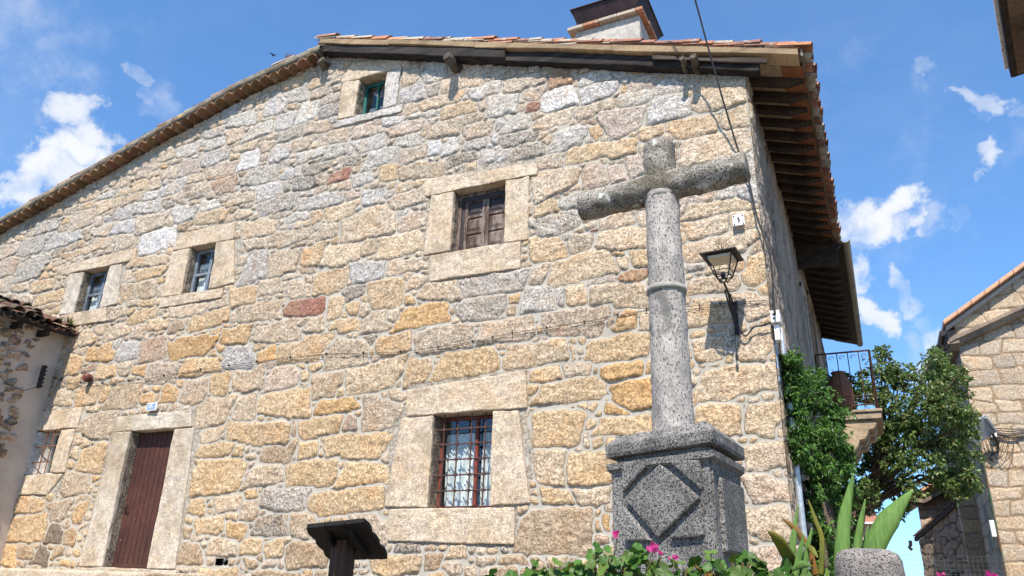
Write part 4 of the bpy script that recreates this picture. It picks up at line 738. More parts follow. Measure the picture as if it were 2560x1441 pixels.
# ================================================================== fittings on the house
def bezier(p, n=10):
    out = []; p = [Vector(q) for q in p]
    for i in range(len(p)-1):
        a = p[max(i-1, 0)]; b = p[i]; c = p[i+1]; d = p[min(i+2, len(p)-1)]
        for k in range(n):
            t = k/n; out.append(.5*((2*b)+(-a+c)*t+(2*a-5*b+4*c-d)*t*t+(-a+3*b-3*c+d)*t**3))
    return out+[p[-1]]
wc = [(-13.013, 7.910, 4.735), (-12.037, 7.900, 4.506), (-10.827, 7.900, 4.439), (-9.223, 7.900, 4.481), (-8.086, 7.900, 4.499), (-6.782, 7.900, 4.484), (-5.529, 7.900, 4.391), (-4.435, 7.900, 4.412), (-3.870, 7.900, 4.460), (-2.916, 7.900, 4.496), (-2.153, 7.900, 4.545), (-1.759, 7.900, 4.528), (-1.314, 7.900, 4.512), (-0.827, 7.900, 4.488)]
b = MB(); b.tube(bezier(wc, 6), .0032, 5); p2 = [(x, y+.004, z-.025*math.sin(math.pi*((i*2) % 5)/5)-.008) for i, (x, y, z) in enumerate(wc)]; b.tube(bezier(p2, 6), .0024, 5)
for (x, y, z) in bezier(wc, 2)[1:-1]: b.box(x-.004, x+.004, y-.008, y+.03, z-.008, z+.022)
tag(b.build('wall_cable', M['black']), 'thin twin cable clipped along the whole gable wall from the outbuilding to the corner', 'cable')
b = MB(); x, y, z = (-11.810, 7.860, 4.567)
b.tube([(x, FY+.02, z), (x, y, z)], .035, 14); b.tube([(x, FY-.03, z), (x, FY-.045, z)], .072, 18); b.tube([(x, FY-.075, z), (x, FY-.085, z)], .078, 18); b.tube([(x, FY-.10, z), (x, FY-.14, z)], [.072, .05], 18)
tag(b.build('insulator', M['redclay'], smooth=False, bev=.004), 'round brown glazed insulator on the wall near the outbuilding', 'insulator')
# number plates
x0, z1 = -1.095, 5.545; n = empty('number_plate', 'white square plate with a worn digit high beside the right corner of the wall', 'number plate', (-1.03, 7.88, 5.41))
b = MB(); b.box(-1.095, -.965, 7.86, 7.872, 5.41, 5.545); b.build('plate', M['white'], n, bev=.002)
b = MB(); b.box(-1.034, -1.022, 7.856, 7.86, 5.44, 5.515); b.box(-1.044, -1.034, 7.856, 7.86, 5.488, 5.502); b.box(-1.022, -1.013, 7.856, 7.86, 5.46, 5.48); b.build('digit', M['iron'], n)
for sx in (-1.078, -.982):
    for sz in (5.427, 5.528): b = MB(); b.tube([(sx, 7.852, sz), (sx, 7.862, sz)], .008, 8); b.build('screw', M['iron'], n)
unloc(n)
n = empty('number_tile', 'small blue and white tile reading 15 above the brown door', 'number plate', (-10.1, 7.87, 3.90))
b = MB(); b.box(-10.205, -9.99, 7.862, 7.885, 3.895, 4.02); b.build('tile', M['white'], n, bev=.003)
b = MB(); b.box(-10.19, -10.005, 7.859, 7.862, 3.91, 4.005); b.build('blue_field', M['bluet'], n)
b = MB(); yy = (7.855, 7.859)
b.box(-10.132, -10.120, *yy, 3.93, 3.988); b.box(-10.142, -10.132, *yy, 3.972, 3.982)
b.box(-10.105, -10.062, *yy, 3.978, 3.988); b.box(-10.105, -10.095, *yy, 3.958, 3.978); b.box(-10.105, -10.062, *yy, 3.954, 3.963); b.box(-10.072, -10.062, *yy, 3.934, 3.954); b.box(-10.107, -10.062, *yy, 3.928, 3.937)
b.build('digits', M['white'], n); unloc(n)
# lantern
def lantern(label, at, s=1., group=None):
    n = empty('wall_lantern', label, 'lantern', at)
    X, Y, Z = 0, 0, 0
    f = MB(); ht, hb_ = .155, .075      # half widths top / bottom
    zt, zb = .40, .17
    for sx in (-1, 1):
        for sy in (-1, 1): f.tube([(sx*hb_, sy*hb_, zb), (sx*ht*.92, sy*ht*.92, zt)], .009, 4)
    for z, h in ((zb, hb_), (zb+.045, hb_+.017)):
        for (p, q) in (((-1, -1), (1, -1)), ((1, -1), (1, 1)), ((1, 1), (-1, 1)), ((-1, 1), (-1, -1))): f.tube([(p[0]*h, p[1]*h, z), (q[0]*h, q[1]*h, z)], .006, 4)
    for k in range(4):
        a = math.pi/4+k*math.pi/2; f.tube([(.105*math.cos(a), .105*math.sin(a), zb), (.06*math.cos(a), .06*math.sin(a), zb-.05), (.015*math.cos(a), .015*math.sin(a), zb-.07)], .006, 5)
        pts = [(.05*math.cos(a)+.022*math.cos(t*.7)*math.cos(a), .05*math.sin(a)+.022*math.cos(t*.7)*math.sin(a), zb-.05+.022*math.sin(t*.7)) for t in range(8)]; f.tube(pts, .004, 4)
    f.box(-.02, .02, -.02, .02, zb-.03, zb+.04); f.build('cage', M['iron'], n)
    r = MB(); R1 = .19; r.add([(-R1, -R1, zt), (R1, -R1, zt), (R1, R1, zt), (-R1, R1, zt), (-.07, -.07, zt+.045), (.07, -.07, zt+.045), (.07, .07, zt+.045), (-.07, .07, zt+.045), (-R1, -R1, zt-.012), (R1, -R1, zt-.012), (R1, R1, zt-.012), (-R1, R1, zt-.012)],
        [(0, 1, 5, 4), (1, 2, 6, 5), (2, 3, 7, 6), (3, 0, 4, 7), (4, 5, 6, 7), (0, 8, 9, 1), (1, 9, 10, 2), (2, 10, 11, 3), (3, 11, 8, 0), (8, 11, 10, 9)])
    for k in range(10):
        a = k*.628; R2 = .10; pts = [((R2-.03*t/6)*math.cos(a)+.018*math.cos(t)*math.cos(a), (R2-.03*t/6)*math.sin(a)+.018*math.cos(t)*math.sin(a), zt+.04+.012*t) for t in range(7)]; r.tube(pts, .003, 4)
    for k in range(5): a = k*1.25; r.tube([(0, 0, zt+.045), (.03*math.cos(a), .03*math.sin(a), zt+.12), (.045*math.cos(a), .045*math.sin(a), zt+.11)], .003, 4)
    r.build('lantern_roof', M['iron'], n)
    d = MB(); d.box(-.125, .125, -.125, .125, zt-.05, zt-.02); d.build('diffuser', M['lampglass'], n, bev=.004)
    a = MB(); a.tube(bezier([(0, 0, zb-.07), (.005, .12, .03), (.0, .26, -.09), (.0, .385, -.20), (0, .42, -.30)], 5), .013, 6); a.box(-.022, .022, .405, .43, -.36, .02); a.tube([(0, .06, .07), (0, .20, .05), (0, .41, -.02)], .006, 5); a.build('bracket', M['iron'], n)
    n.scale = (s, s, s); return n
LX, LY, LZ = -1.19, FY-.43, 4.50
ln = lantern('black wrought iron lantern on a bracket beside the right corner of the stone house', (LX, LY, LZ)); ln.rotation_euler = (0, 0, R_(-4))
def cable(name, pts, r, label, m='black', n=8, cat='cable'):
    b = MB(); b.tube(bezier(pts, n), r, 6); o = b.build(name, M[m], smooth=True); tag(o, label, cat); return o
cable('overhead_cable', [(-1.510, 6.200, 10.545), (-1.335, 6.800, 9.169), (-1.223, 7.300, 8.252), (-1.100, 7.600, 7.301), (-0.961, 7.860, 6.385), (-0.876, 7.860, 5.937), (-0.827, 7.850, 5.485), (-0.728, 7.800, 4.955), (-0.738, 7.780, 4.484), (-0.738, 7.780, 4.268)], .011, 'thick dark cable dropping from the sky past the cross arm and down the house corner')
cable('lantern_cable', [(-1.203, 7.600, 4.553), (-1.164, 7.800, 4.273), (-1.077, 7.870, 4.104), (-0.974, 7.870, 4.191), (-0.891, 7.870, 4.195), (-0.785, 7.860, 4.224)], .009, 'black cable looping from the lantern bracket to the white junction box')
cable('hanging_cable', [(-1.163, 7.700, 4.537), (-1.165, 7.860, 4.339), (-1.178, 7.860, 4.067), (-1.174, 7.860, 3.910)], .006, 'black cable end with a plug hanging below the lantern')
b = MB(); p = Vector((-1.176, 7.860, 3.888)); b.tube([p+Vector((0, 0, .03)), p, p-Vector((0, 0, .05))], [.010, .017, .014], 8); tag(b.build('cable_plug', M['black']), 'black connector plug at the end of the cable under the lantern', 'plug')
cable('corner_cable', [(-.785, FY+.06, 4.30), (-.775, FY+.25, 4.28), (-.77, FY+.32, 4.0), (-.77, FY+.62, 3.85), (-.77, FY+.75, 3.5)], .006, 'thin black cable on the side wall beside the galvanised pipe')
# junction box, meter box, pipe
n = empty('junction_box', 'white junction box with two cable glands at the house corner', 'junction box', (-.80, 7.88, 4.36))
c = Vector((-0.748, 7.860, 4.277)); b = MB(); b.box(c.x-.045, c.x+.05, 7.82, FY+.06, c.z-.075, c.z+.06); b.build('box', M['whitepl'], n, bev=.006)
for dz in (.015, -.030): b = MB(); b.tube([(c.x-.012, 7.815, c.z+dz), (c.x-.012, 7.822, c.z+dz)], .012, 8); b.build('gland', M['black'], n)
unloc(n)
c = Vector((-0.747, 7.880, 4.105)); n = empty('meter_box', 'narrow white box with a handle below the junction box on the corner', 'meter box', (c.x, 7.88, c.z-.1)); b = MB(); b.box(c.x-.025, c.x+.028, 7.86, FY+.03, c.z-.085, c.z+.085); b.build('box', M['white'], n, bev=.004)
b = MB(); b.tube([(c.x+.032, 7.87, c.z+.045), (c.x+.05, 7.86, c.z+.035), (c.x+.05, 7.86, c.z-.02), (c.x+.032, 7.87, c.z-.03)], .006, 6); b.build('handle', M['white'], n); unloc(n)
b = MB(); b.box(-.795, -.782, FY+.03, FY+.11, 3.60, 4.08); b.box(-.783, -.779, FY+.04, FY+.10, 3.61, 4.07); tag(b.build('street_sign', M['bluet'], bev=.002), 'blue plate seen edge on around the house corner beside the pipe', 'sign')
b = MB(); pp = [(-0.740, 8.436, 4.275), (-0.740, 8.523, 4.121), (-0.735, 8.633, 3.917), (-0.735, 8.977, 3.696), (-0.730, 8.877, 3.238), (-0.730, 8.812, 2.790), (-0.730, 8.896, 2.376), (-0.720, 8.982, 1.992)]
pp = [(x, 8.42+.02*i, z) for i, (x, y, z) in enumerate(pp)]
pz_ = [4.26, 4.15, 3.9, 3.6, 3.1, 2.6, 2.1, 1.3]
pipe = [(-.755, 8.40+.004*i, z) for i, z in enumerate(pz_)]
b = MB(); b.tube(pipe, [.024, .024, .034, .036, .036, .036, .037, .037], 12); b.tube([(-.755, 8.40, 3.97), (-.755, 8.40, 3.93)], .041, 12)
tag(b.build('drain_pipe', M['zinc'], smooth=True), 'galvanised pipe rising up the side wall through the creeper', 'pipe')

# ================================================================== STONE CROSS
cr = empty('stone_cross', 'tall lichened granite cross on a square carved pedestal', 'stone cross', (-1.18, 4.9, 1.25))
def ring_mesh(name, rings, m, parent, seg=40, amp=.006, sc=9, caps=True):
    """rings: (centre, axis, radius); built as a lofted tube"""
    vs = []
    for (c, ax, r) in rings:
        c = Vector(c); ax = Vector(ax).normalized(); a = ax.orthogonal().normalized() if abs(ax.z) < .9 else Vector((1, 0, 0)); b_ = ax.cross(a)
        for k in range(seg): t = 2*math.pi*k/seg; vs.append(c+(a*math.cos(t)+b_*math.sin(t))*r)
    n = len(rings); fs = [(i*seg+k, i*seg+(k+1) % seg, (i+1)*seg+(k+1) % seg, (i+1)*seg+k) for i in range(n-1) for k in range(seg)]+[tuple(range(seg)), tuple((n-1)*seg+k for k in range(seg))]
    b = MB(); b.add(vs, fs); o = b.build(name, m, parent, smooth=True); rough_disp(o, amp, sc, len(rings)); rough_disp(o, amp*.5, sc*4, 3); return o
sx, sy = -1.180, 4.9; zr = 3.551
zu = 4.322
sh = ring_mesh('shaft', [((sx, sy, 2.50+(zu-.02-2.50)*t/50), (0, 0, 1), .137-.015*t/50) for t in range(51)], M['granite'], cr, amp=.009)
hd = [((sx, sy, zu-.03+(4.815-zu+.0)*t/22), (0, 0, 1), .122-.004*t/22) for t in range(21)]; hz = hd[-1][0][2]
hd += [((sx, sy, hz+.02), (0, 0, 1), .112), ((sx, sy, hz+.04), (0, 0, 1), .095), ((sx, sy, hz+.052), (0, 0, 1), .065), ((sx, sy, hz+.056), (0, 0, 1), .02)]
ring_mesh('head', hd, M['granitearm'], cr, amp=.009)
bl = Vector((-1.835, 4.9, 4.352)); brr = Vector((-.545, 4.9, 4.430)); ax = brr-bl; rings = [(bl+ax*.0+Vector((.0, 0, 0)), ax, .02), (bl+ax*.001, ax, .09), (bl+ax*.010, ax, .109)]
for t in range(1, 40): f = .012+.976*t/40; rings.append((bl+ax*f, ax, .112+.014*math.exp(-((f-.5)/.09)**2)))
rings += [(bl+ax*.992, ax, .110), (bl+ax*.9995, ax, .095), (bl+ax*1.0, ax, .02)]
ring_mesh('crossbar', rings, M['granitearm'], cr, amp=.011)
ring_mesh('collar', [((sx, sy, zr-.022), (0, 0, 1), .125), ((sx, sy, zr-.020), (0, 0, 1), .142), ((sx, sy, zr+.020), (0, 0, 1), .141), ((sx, sy, zr+.022), (0, 0, 1), .12)], mat('collar_mortar', (.33, .315, .28), (.24, .23, .205), 6, .9, .5, 40), cr, amp=.002)
ring_mesh('collar', [((sx, sy, zu-.05), (0, 0, 1), .112), ((sx, sy, zu-.045), (0, 0, 1), .1255), ((sx, sy, zu-.012), (0, 0, 1), .126), ((sx, sy, zu-.0), (0, 0, 1), .12)], bpy.data.materials['collar_mortar'], cr, amp=.003)
PF, PL, PB = Vector((-.833, 4.40, 0)), Vector((-1.621, 4.794, 0)), Vector((-.779, 5.143, 0)); PK = PL+PB-PF
foot = [PL, PF, PB, PK]
def offs(d, z):
    out = []
    for i in range(4):
        a, p, c = foot[i-1], foot[i], foot[(i+1) % 4]; e1 = (p-a).normalized(); e2 = (c-p).normalized(); n1 = Vector((e1.y, -e1.x, 0)); n2 = Vector((e2.y, -e2.x, 0)); bs = (n1+n2); q = p+bs*(d/(1+n1.dot(n2))); out.append(Vector((q.x, q.y, z)))
    return out
lv = [(-.03, 1.25), (-.03, 2.270), (.0, 2.295), (.0, 2.335), (-.055, 2.345), (-.055, 2.372), (.0, 2.380), (.006, 2.40), (.006, 2.455), (-.055, 2.515), (-.06, 2.52), (-.26, 2.545)]
bm = bmesh.new(); rings = []
for d, z in lv: rings.append([bm.verts.new(p) for p in offs(d, z)])
for a, c in zip(rings, rings[1:]):
    for i in range(4): bm.faces.new((a[i], a[(i+1) % 4], c[(i+1) % 4], c[i]))
bm.faces.new(rings[0][::-1]); bm.faces.new(rings[-1]); bmesh.ops.recalc_face_normals(bm, faces=bm.faces)
bmesh.ops.bevel(bm, geom=[e for e in bm.edges if abs(e.verts[0].co.z-e.verts[1].co.z) > .01], offset=.010, segments=2, affect='EDGES')
bmesh.ops.subdivide_edges(bm, edges=[e for e in bm.edges if e.calc_length() > .09], cuts=9, use_grid_fill=True)
me = bpy.data.meshes.new('pedestal'); bm.to_mesh(me); bm.free(); me.materials.append(M['graniteb']); pd = bpy.data.objects.new('pedestal', me); col.objects.link(pd); pd.parent = cr; rough_disp(pd, .004, 10, 1); rough_disp(pd, .003, 26, 2)
q0 = offs(-.03, 0); e1 = (q0[0]-q0[1]).normalized(); n1 = Vector((-e1.y, e1.x, 0));
if n1.y > 0: n1 = -n1
def onface(u, z, d): p = q0[1]+e1*u; return (p.x+n1.x*d, p.y+n1.y*d, z)
FP = [[(0.675, 2.097), (0.374, 2.295), (0.083, 2.071), (0.412, 1.858)], [(0.691, 2.338), (0.432, 2.323), (0.698, 2.141)], [(0.312, 2.313), (0.065, 2.289), (0.071, 2.115)], [(0.067, 2.021), (0.077, 1.859), (0.331, 1.852)], [(0.697, 2.059), (0.691, 1.845), (0.471, 1.845)]]
for k, poly in enumerate(FP):
    b = MB(); base = [onface(u, z, -.02) for u, z in poly]; b.prism(base, n1*.052); o = b.build('carved_panel', M['graniteb'], pd, bev=.012)
e2 = (q0[2]-q0[1]).normalized(); n2 = Vector((e2.y, -e2.x, 0))
if n2.x < 0: n2 = -n2
b = MB(); b.prism([tuple(q0[1]+e2*u-n2*.02+Vector((0, 0, z))) for u, z in ((.10, 1.78), (.63, 1.78), (.63, 2.20), (.10, 2.20))], n2*.05); b.build('carved_panel', M['graniteb'], pd, bev=.014)
b = MB(); c0 = (PF+PL+PB+PK)/4; b.box(c0.x-.75, c0.x+.75, c0.y-.75, c0.y+.75, 1.24, 1.34); b.build('plinth', M['graniteb'], cr, bev=.02)
unloc(cr)

# ================================================================== dark wooden post with a small plank roof
pt = empty('wooden_post', 'dark wooden post with a small black scalloped plank roof in front of the wall', 'post', (-2.33, 3.0, 1.25))
A_, B_, C_, D_ = [Vector(p) for p in ((-2.393, 2.800, 1.791), (-2.073, 2.800, 1.816), (-2.222, 3.220, 1.675), (-2.568, 3.220, 1.664))]
nn = (B_-A_).cross(D_-A_).normalized(); nn = nn if nn.z > 0 else -nn
for i in range(3):
    a0 = A_.lerp(B_, i/3+.004); a1 = A_.lerp(B_, (i+1)/3-.004); d0 = D_.lerp(C_, i/3+.004); d1_ = D_.lerp(C_, (i+1)/3-.004)
    poly = []
    for k in range(25):
        f = k/24; p = a1.lerp(d1_, f); w_ = (.012*abs(math.sin(f*math.pi*3))) if i == 2 else 0; poly.append(p+(B_-A_).normalized()*w_)
    for k in range(25):
        f = 1-k/24; p = a0.lerp(d0, f); w_ = (.012*abs(math.sin(f*math.pi*3))) if i == 0 else 0; poly.append(p-(B_-A_).normalized()*w_)
    b = MB(); b.prism(poly, nn*.022); b.build('roof_plank', M['signwood'], pt, bev=.003)
E_ = (A_-D_).normalized(); top_ = A_-E_*(-.0)
b = MB(); cx_ = (A_+B_+C_+D_)/4; b.tube([Vector((-2.33, 3.0, 1.25)), Vector((-2.33, 3.0, cx_.z+.02))], .056, 28)
pts_ = b.v; b2 = MB(); seg = 36; vs = []
for z in (1.25, 1.45, cx_.z+.015):
    for k in range(seg): t = 2*math.pi*k/seg; r_ = .055+.004*math.cos(t*9); vs.append((-2.325+r_*math.cos(t), 3.0+r_*math.sin(t), z))
b2.add(vs, [(i*seg+k, i*seg+(k+1) % seg, (i+1)*seg+(k+1) % seg, (i+1)*seg+k) for i in range(2) for k in range(seg)]+[tuple(range(seg))[::-1], tuple(2*seg+k for k in range(seg))]); b2.build('post', M['postwood'], pt)
for t in (.3, .7):
    q = A_.lerp(B_, t); r_ = D_.lerp(C_, t); b = MB(); b.prism([q-nn*.003-E_*.05, r_-nn*.003+E_*.06, r_-nn*.035+E_*.12, q-nn*.035-E_*.12], (B_-A_).normalized()*.022); b.build('bracket', M['signwood'], pt, bev=.003)
unloc(pt)

# ================================================================== plants
def leafmesh(name, cl, n, size, cols, m, parent=None, seed=1, aspect=.5, droop=.3, shell=.55, up=.3, cup=.25):
    rs = np.random.RandomState(seed); cl = np.array(cl); wgt = cl[:, 3]**2; wgt = wgt/wgt.sum(); k = rs.choice(len(cl), n, p=wgt)
    d = rs.normal(size=(n, 3)); d /= np.linalg.norm(d, axis=1)[:, None]; r = (shell+(1-shell)*rs.rand(n))*rs.uniform(.8, 1.08, n)
    # twig clumps: pull leaves towards a limited number of twig points
    tw = rs.normal(size=(max(4, n//9), 3)); tw /= np.linalg.norm(tw, axis=1)[:, None]; ti = rs.randint(len(tw), size=n); d = tw[ti]+d*.16
    tr = rs.uniform(shell, 1.12, len(tw))[ti]; pc = rs.choice(len(cl), len(tw), p=wgt)[ti]
    P = cl[pc, :3]+d*(cl[pc, 3]*tr)[:, None]*np.array([1, 1, .85])
    ax = rs.normal(size=(n, 3)); ax[:, 2] -= droop*2; ax += d*.8; ax /= np.linalg.norm(ax, axis=1)[:, None]
    nm = rs.normal(size=(n, 3)); nm[:, 2] += up*3; sd = np.cross(ax, nm); sd /= np.linalg.norm(sd, axis=1)[:, None]; nm = np.cross(sd, ax)
    L_ = size*rs.uniform(.4, 1.5, n)[:, None]; W_ = L_*aspect
    v = np.stack([P, P+ax*L_*.45+sd*W_*.5-nm*L_*cup*.3, P+ax*L_-nm*L_*cup, P+ax*L_*.45-sd*W_*.5-nm*L_*cup*.3, P+ax*L_*.5], 1).reshape(-1, 3)
    i = np.arange(n)*5; f = np.concatenate([np.stack([i, i+1, i+4], 1), np.stack([i+1, i+2, i+4], 1), np.stack([i, i+4, i+3], 1), np.stack([i+4, i+2, i+3], 1)], 0)
    me = bpy.data.meshes.new(name); me.from_pydata(v.tolist(), [], f.tolist()); me.update()
    c = np.array(cols)[rs.randint(len(cols), size=n)]*rs.uniform(.75, 1.25, (n, 1)); cc = np.ones((n, 5, 4)); cc[:, :, :3] = c[:, None, :]
    ca = me.color_attributes.new('col', 'FLOAT_COLOR', 'POINT'); ca.data.foreach_set('color', cc.reshape(-1)); me.materials.append(m)
    o = bpy.data.objects.new(name, me); col.objects.link(o)
    if parent is not None: o.parent = parent
    return o
def fill_clusters(cl, k, seed, spread=.5):
    r = random.Random(seed); out = list(cl)
    for _ in range(k):
        a = r.choice(cl); out.append((a[0]+r.gauss(0, a[3]*spread), a[1]+r.gauss(0, a[3]*spread), a[2]+r.gauss(0, a[3]*spread), a[3]*r.uniform(.25, .5)))
    return out
tcl = [(0.48,18.47,6.7,0.22),(0.3,18.21,6.22,0.36),(0.7,18.79,6.19,0.34),(0.07,18.31,5.76,0.36),(0.52,18.13,5.54,0.36),(1.01,18.8,6.36,0.18),(1.7,19.84,6.86,0.26),(1.55,19.6,6.47,0.35),(1.79,19.53,6.23,0.39),(1.26,18.44,5.69,0.45),(1.86,19.07,5.79,0.3),(0.96,18.55,5.24,0.49),(1.5,18.35,5.26,0.44),(1.84,18.21,5.12,0.28),(0.51,18.43,4.89,0.48),(1.11,19.85,4.93,0.52),(1.66,19.66,4.87,0.48),(2.05,19.61,5.07,0.23),(0.05,19.6,4.66,0.47),(0.5,18.39,4.27,0.4),(1.03,18.62,4.2,0.4),(1.53,19.25,4.23,0.38),(1.92,19.46,4.38,0.26),(-0.19,19.71,4.12,0.39),(0.29,19.76,3.93,0.34),(-0.39,18.17,3.51,0.35),(1.62,19.21,3.88,0.29),(1.17,19.34,3.91,0.25),(0.46,19.01,3.31,0.14),(0.71,18.36,3.63,0.24),(0.22,18.95,5.18,0.42),(-0.17,18.18,5.15,0.29),(1.8,19.87,3.78,0.15),(-0.19,19.73,3.49,0.25),(0.78,18.86,6.16,0.23),(0.66,18.77,6.38,0.19),(0.55,18.54,6.57,0.15),(0.49,19.27,6.95,0.13),(0.65,18.41,6.73,0.09),(1.54,18.9,6.1,0.26),(1.6,19.3,6.48,0.26),(1.55,18.48,6.5,0.18),(1.6,18.95,6.79,0.11),(1.88,19.02,6.19,0.17),(1.98,18.44,6.15,0.1),(2.08,18.78,6.07,0.08),(0.45,19.1,3.4,0.15),(0.47,18.85,3.23,0.09),(0.4,19.13,3.12,0.06),(1.96,18.56,5.27,0.14),(2.08,18.64,5.15,0.09),(1.77,18.51,3.91,0.18),(1.86,18.91,3.75,0.14),(1.73,19.32,3.59,0.13),(1.52,18.99,3.56,0.12),(1.63,19.17,3.7,0.1),(1.27,18.78,3.75,0.16),(1.47,19.15,3.66,0.15),(0.98,18.5,6.19,0.14),(1.09,18.69,6.09,0.1),(-0.13,19.07,3.82,0.26),(-0.41,19.13,3.65,0.26),(-0.55,18.82,3.41,0.18)]
tree = empty('tree', 'broad leafy green tree growing behind the balcony, between the house and the church', 'tree', (.9, 19.2, 1.25))
leafmesh('crown', fill_clusters(tcl, 60, 4, .5), 27000, .088, [(.13, .22, .05), (.09, .165, .04), (.16, .25, .06), (.14, .19, .055), (.22, .23, .08), (.07, .13, .03)], M['leaf'], tree, 3, .5, .25, .35, .35)
b = MB(); b.tube([(-.75, 19.6, 1.25), (-.7, 19.5, 2.4), (-.4, 19.3, 3.4), (.2, 19.1, 4.4), (.7, 19, 5.4)], [.15, .13, .10, .07, .03], 10)
for c in tcl[::2]: b.tube([(-.4+.1*(c[2]-3), 19.3, 3.2+.3*(c[2]-3)), ((.1+c[0])/2, (19.2+c[1])/2, c[2]*.5+2.1), (c[0], c[1], c[2])], [.05, .03, .01], 6)
b.build('trunk', M['bark'], tree); unloc(tree)
crp = empty('creeper', 'dense glossy climbing creeper over the side wall around the galvanised pipe', 'climbing plant', (-.6, 8.9, 1.25))
ccl = [(-0.62,8.75,2.32,0.10),(-0.58,8.80,2.16,0.12),(-0.55,8.90,1.97,0.14),(-0.62,8.80,1.81,0.12),(-0.58,9.00,1.62,0.20),(-0.42,9.20,2.44,0.14),(-0.59,8.70,2.56,0.09),(-0.36,9.50,2.17,0.11),(-0.63,8.20,3.97,0.07),(-0.66,8.20,3.89,0.09),(-0.64,8.30,3.78,0.12),(-0.65,8.30,3.56,0.13),(-0.66,8.30,3.34,0.12),(-0.67,8.30,3.13,0.12),(-0.67,8.30,2.96,0.12),(-0.53,9.00,2.72,0.20),(-0.60,9.00,2.51,0.13),(-0.39,9.30,2.71,0.17),(-0.51,9.40,2.12,0.18),(-0.63,9.10,2.10,0.10),(-0.47,9.50,1.79,0.17),(-0.65,9.10,1.78,0.17),(-0.70,8.45,3.93,0.12),(-0.63,8.70,3.81,0.18),(-0.49,9.10,3.85,0.17),(-0.62,8.70,3.53,0.19),(-0.44,9.10,3.58,0.19),(-0.34,9.20,3.44,0.17),(-0.68,8.60,3.21,0.15),(-0.51,8.90,3.19,0.23),(-0.36,9.10,3.10,0.18),(-0.74,8.50,2.89,0.09),(-0.60,8.80,2.87,0.18),(-0.42,9.10,2.82,0.21),(-0.47,9.30,2.54,0.19),(-0.42,9.40,2.33,0.16),(-0.55,9.30,2.20,0.18),(-0.49,9.50,1.95,0.22),(-0.64,9.40,1.91,0.16),(-0.34,9.40,2.63,0.12),(-0.57,9.20,2.36,0.15),(-0.64,9.50,1.72,0.23),(-0.31,9.20,2.96,0.12)]
leafmesh('foliage', fill_clusters(ccl, 60, 7, .3), 21000, .052, [(.10, .23, .03), (.07, .17, .025), (.14, .29, .05), (.09, .19, .04), (.05, .12, .02)], M['leaf'], crp, 9, .42, .5, .3, .3, .45)
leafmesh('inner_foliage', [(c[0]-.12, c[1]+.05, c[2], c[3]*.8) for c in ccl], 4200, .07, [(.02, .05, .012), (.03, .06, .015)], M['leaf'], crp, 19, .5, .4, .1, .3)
b = MB()
for k in range(4): b.tube(bezier([(-.55+.06*k, 8.75+.12*k, 1.25), (-.6+.05*k, 8.8+.1*k, 1.9), (-.55+.02*k, 8.9+.1*k, 2.6), (-.65, 8.8+.2*k, 3.4)], 5), .028-.004*k, 7)
b.build('stem', M['bark'], crp); unloc(crp)
# planter
pl = empty('stone_planter', 'granite planter trough with soil along the terrace edge', 'planter', (-.55, 2.5, 1.25))
b = MB(); b.box(-1.75, .62, 2.12, 2.22, 1.25, 1.50); b.box(-1.75, .62, 2.9, 3.0, 1.25, 1.50); b.box(-1.75, -1.65, 2.225, 2.895, 1.25, 1.498); b.box(.52, .62, 2.225, 2.895, 1.25, 1.498); b.build('trough', M['granite'], pl, bev=.015)
b = MB(); b.box(-1.645, .515, 2.225, 2.895, 1.26, 1.46); b.build('soil', M['soil'], pl); unloc(pl)
def gleaf(bm, c, nrm_, r, rr):
    nrm_ = nrm_.normalized(); a = nrm_.orthogonal().normalized(); b_ = nrm_.cross(a); ph = rr.uniform(0, 6.28); vs = [Vector(c)]; n_ = 24
    for k in range(n_):
        t = 2*math.pi*k/n_; rad_ = r*(1-.10*abs(math.sin(t*2.5))-.5*max(0, math.cos(t))**14+.05*math.sin(t*12)); vs.append(Vector(c)+(a*math.cos(t+ph)+b_*math.sin(t+ph))*rad_+nrm_*r*(.26*(rad_/r)**2+.10*math.sin(t*5+ph)))
    bm.add(vs, [(0, k+1, (k+1) % n_+1) for k in range(n_)])
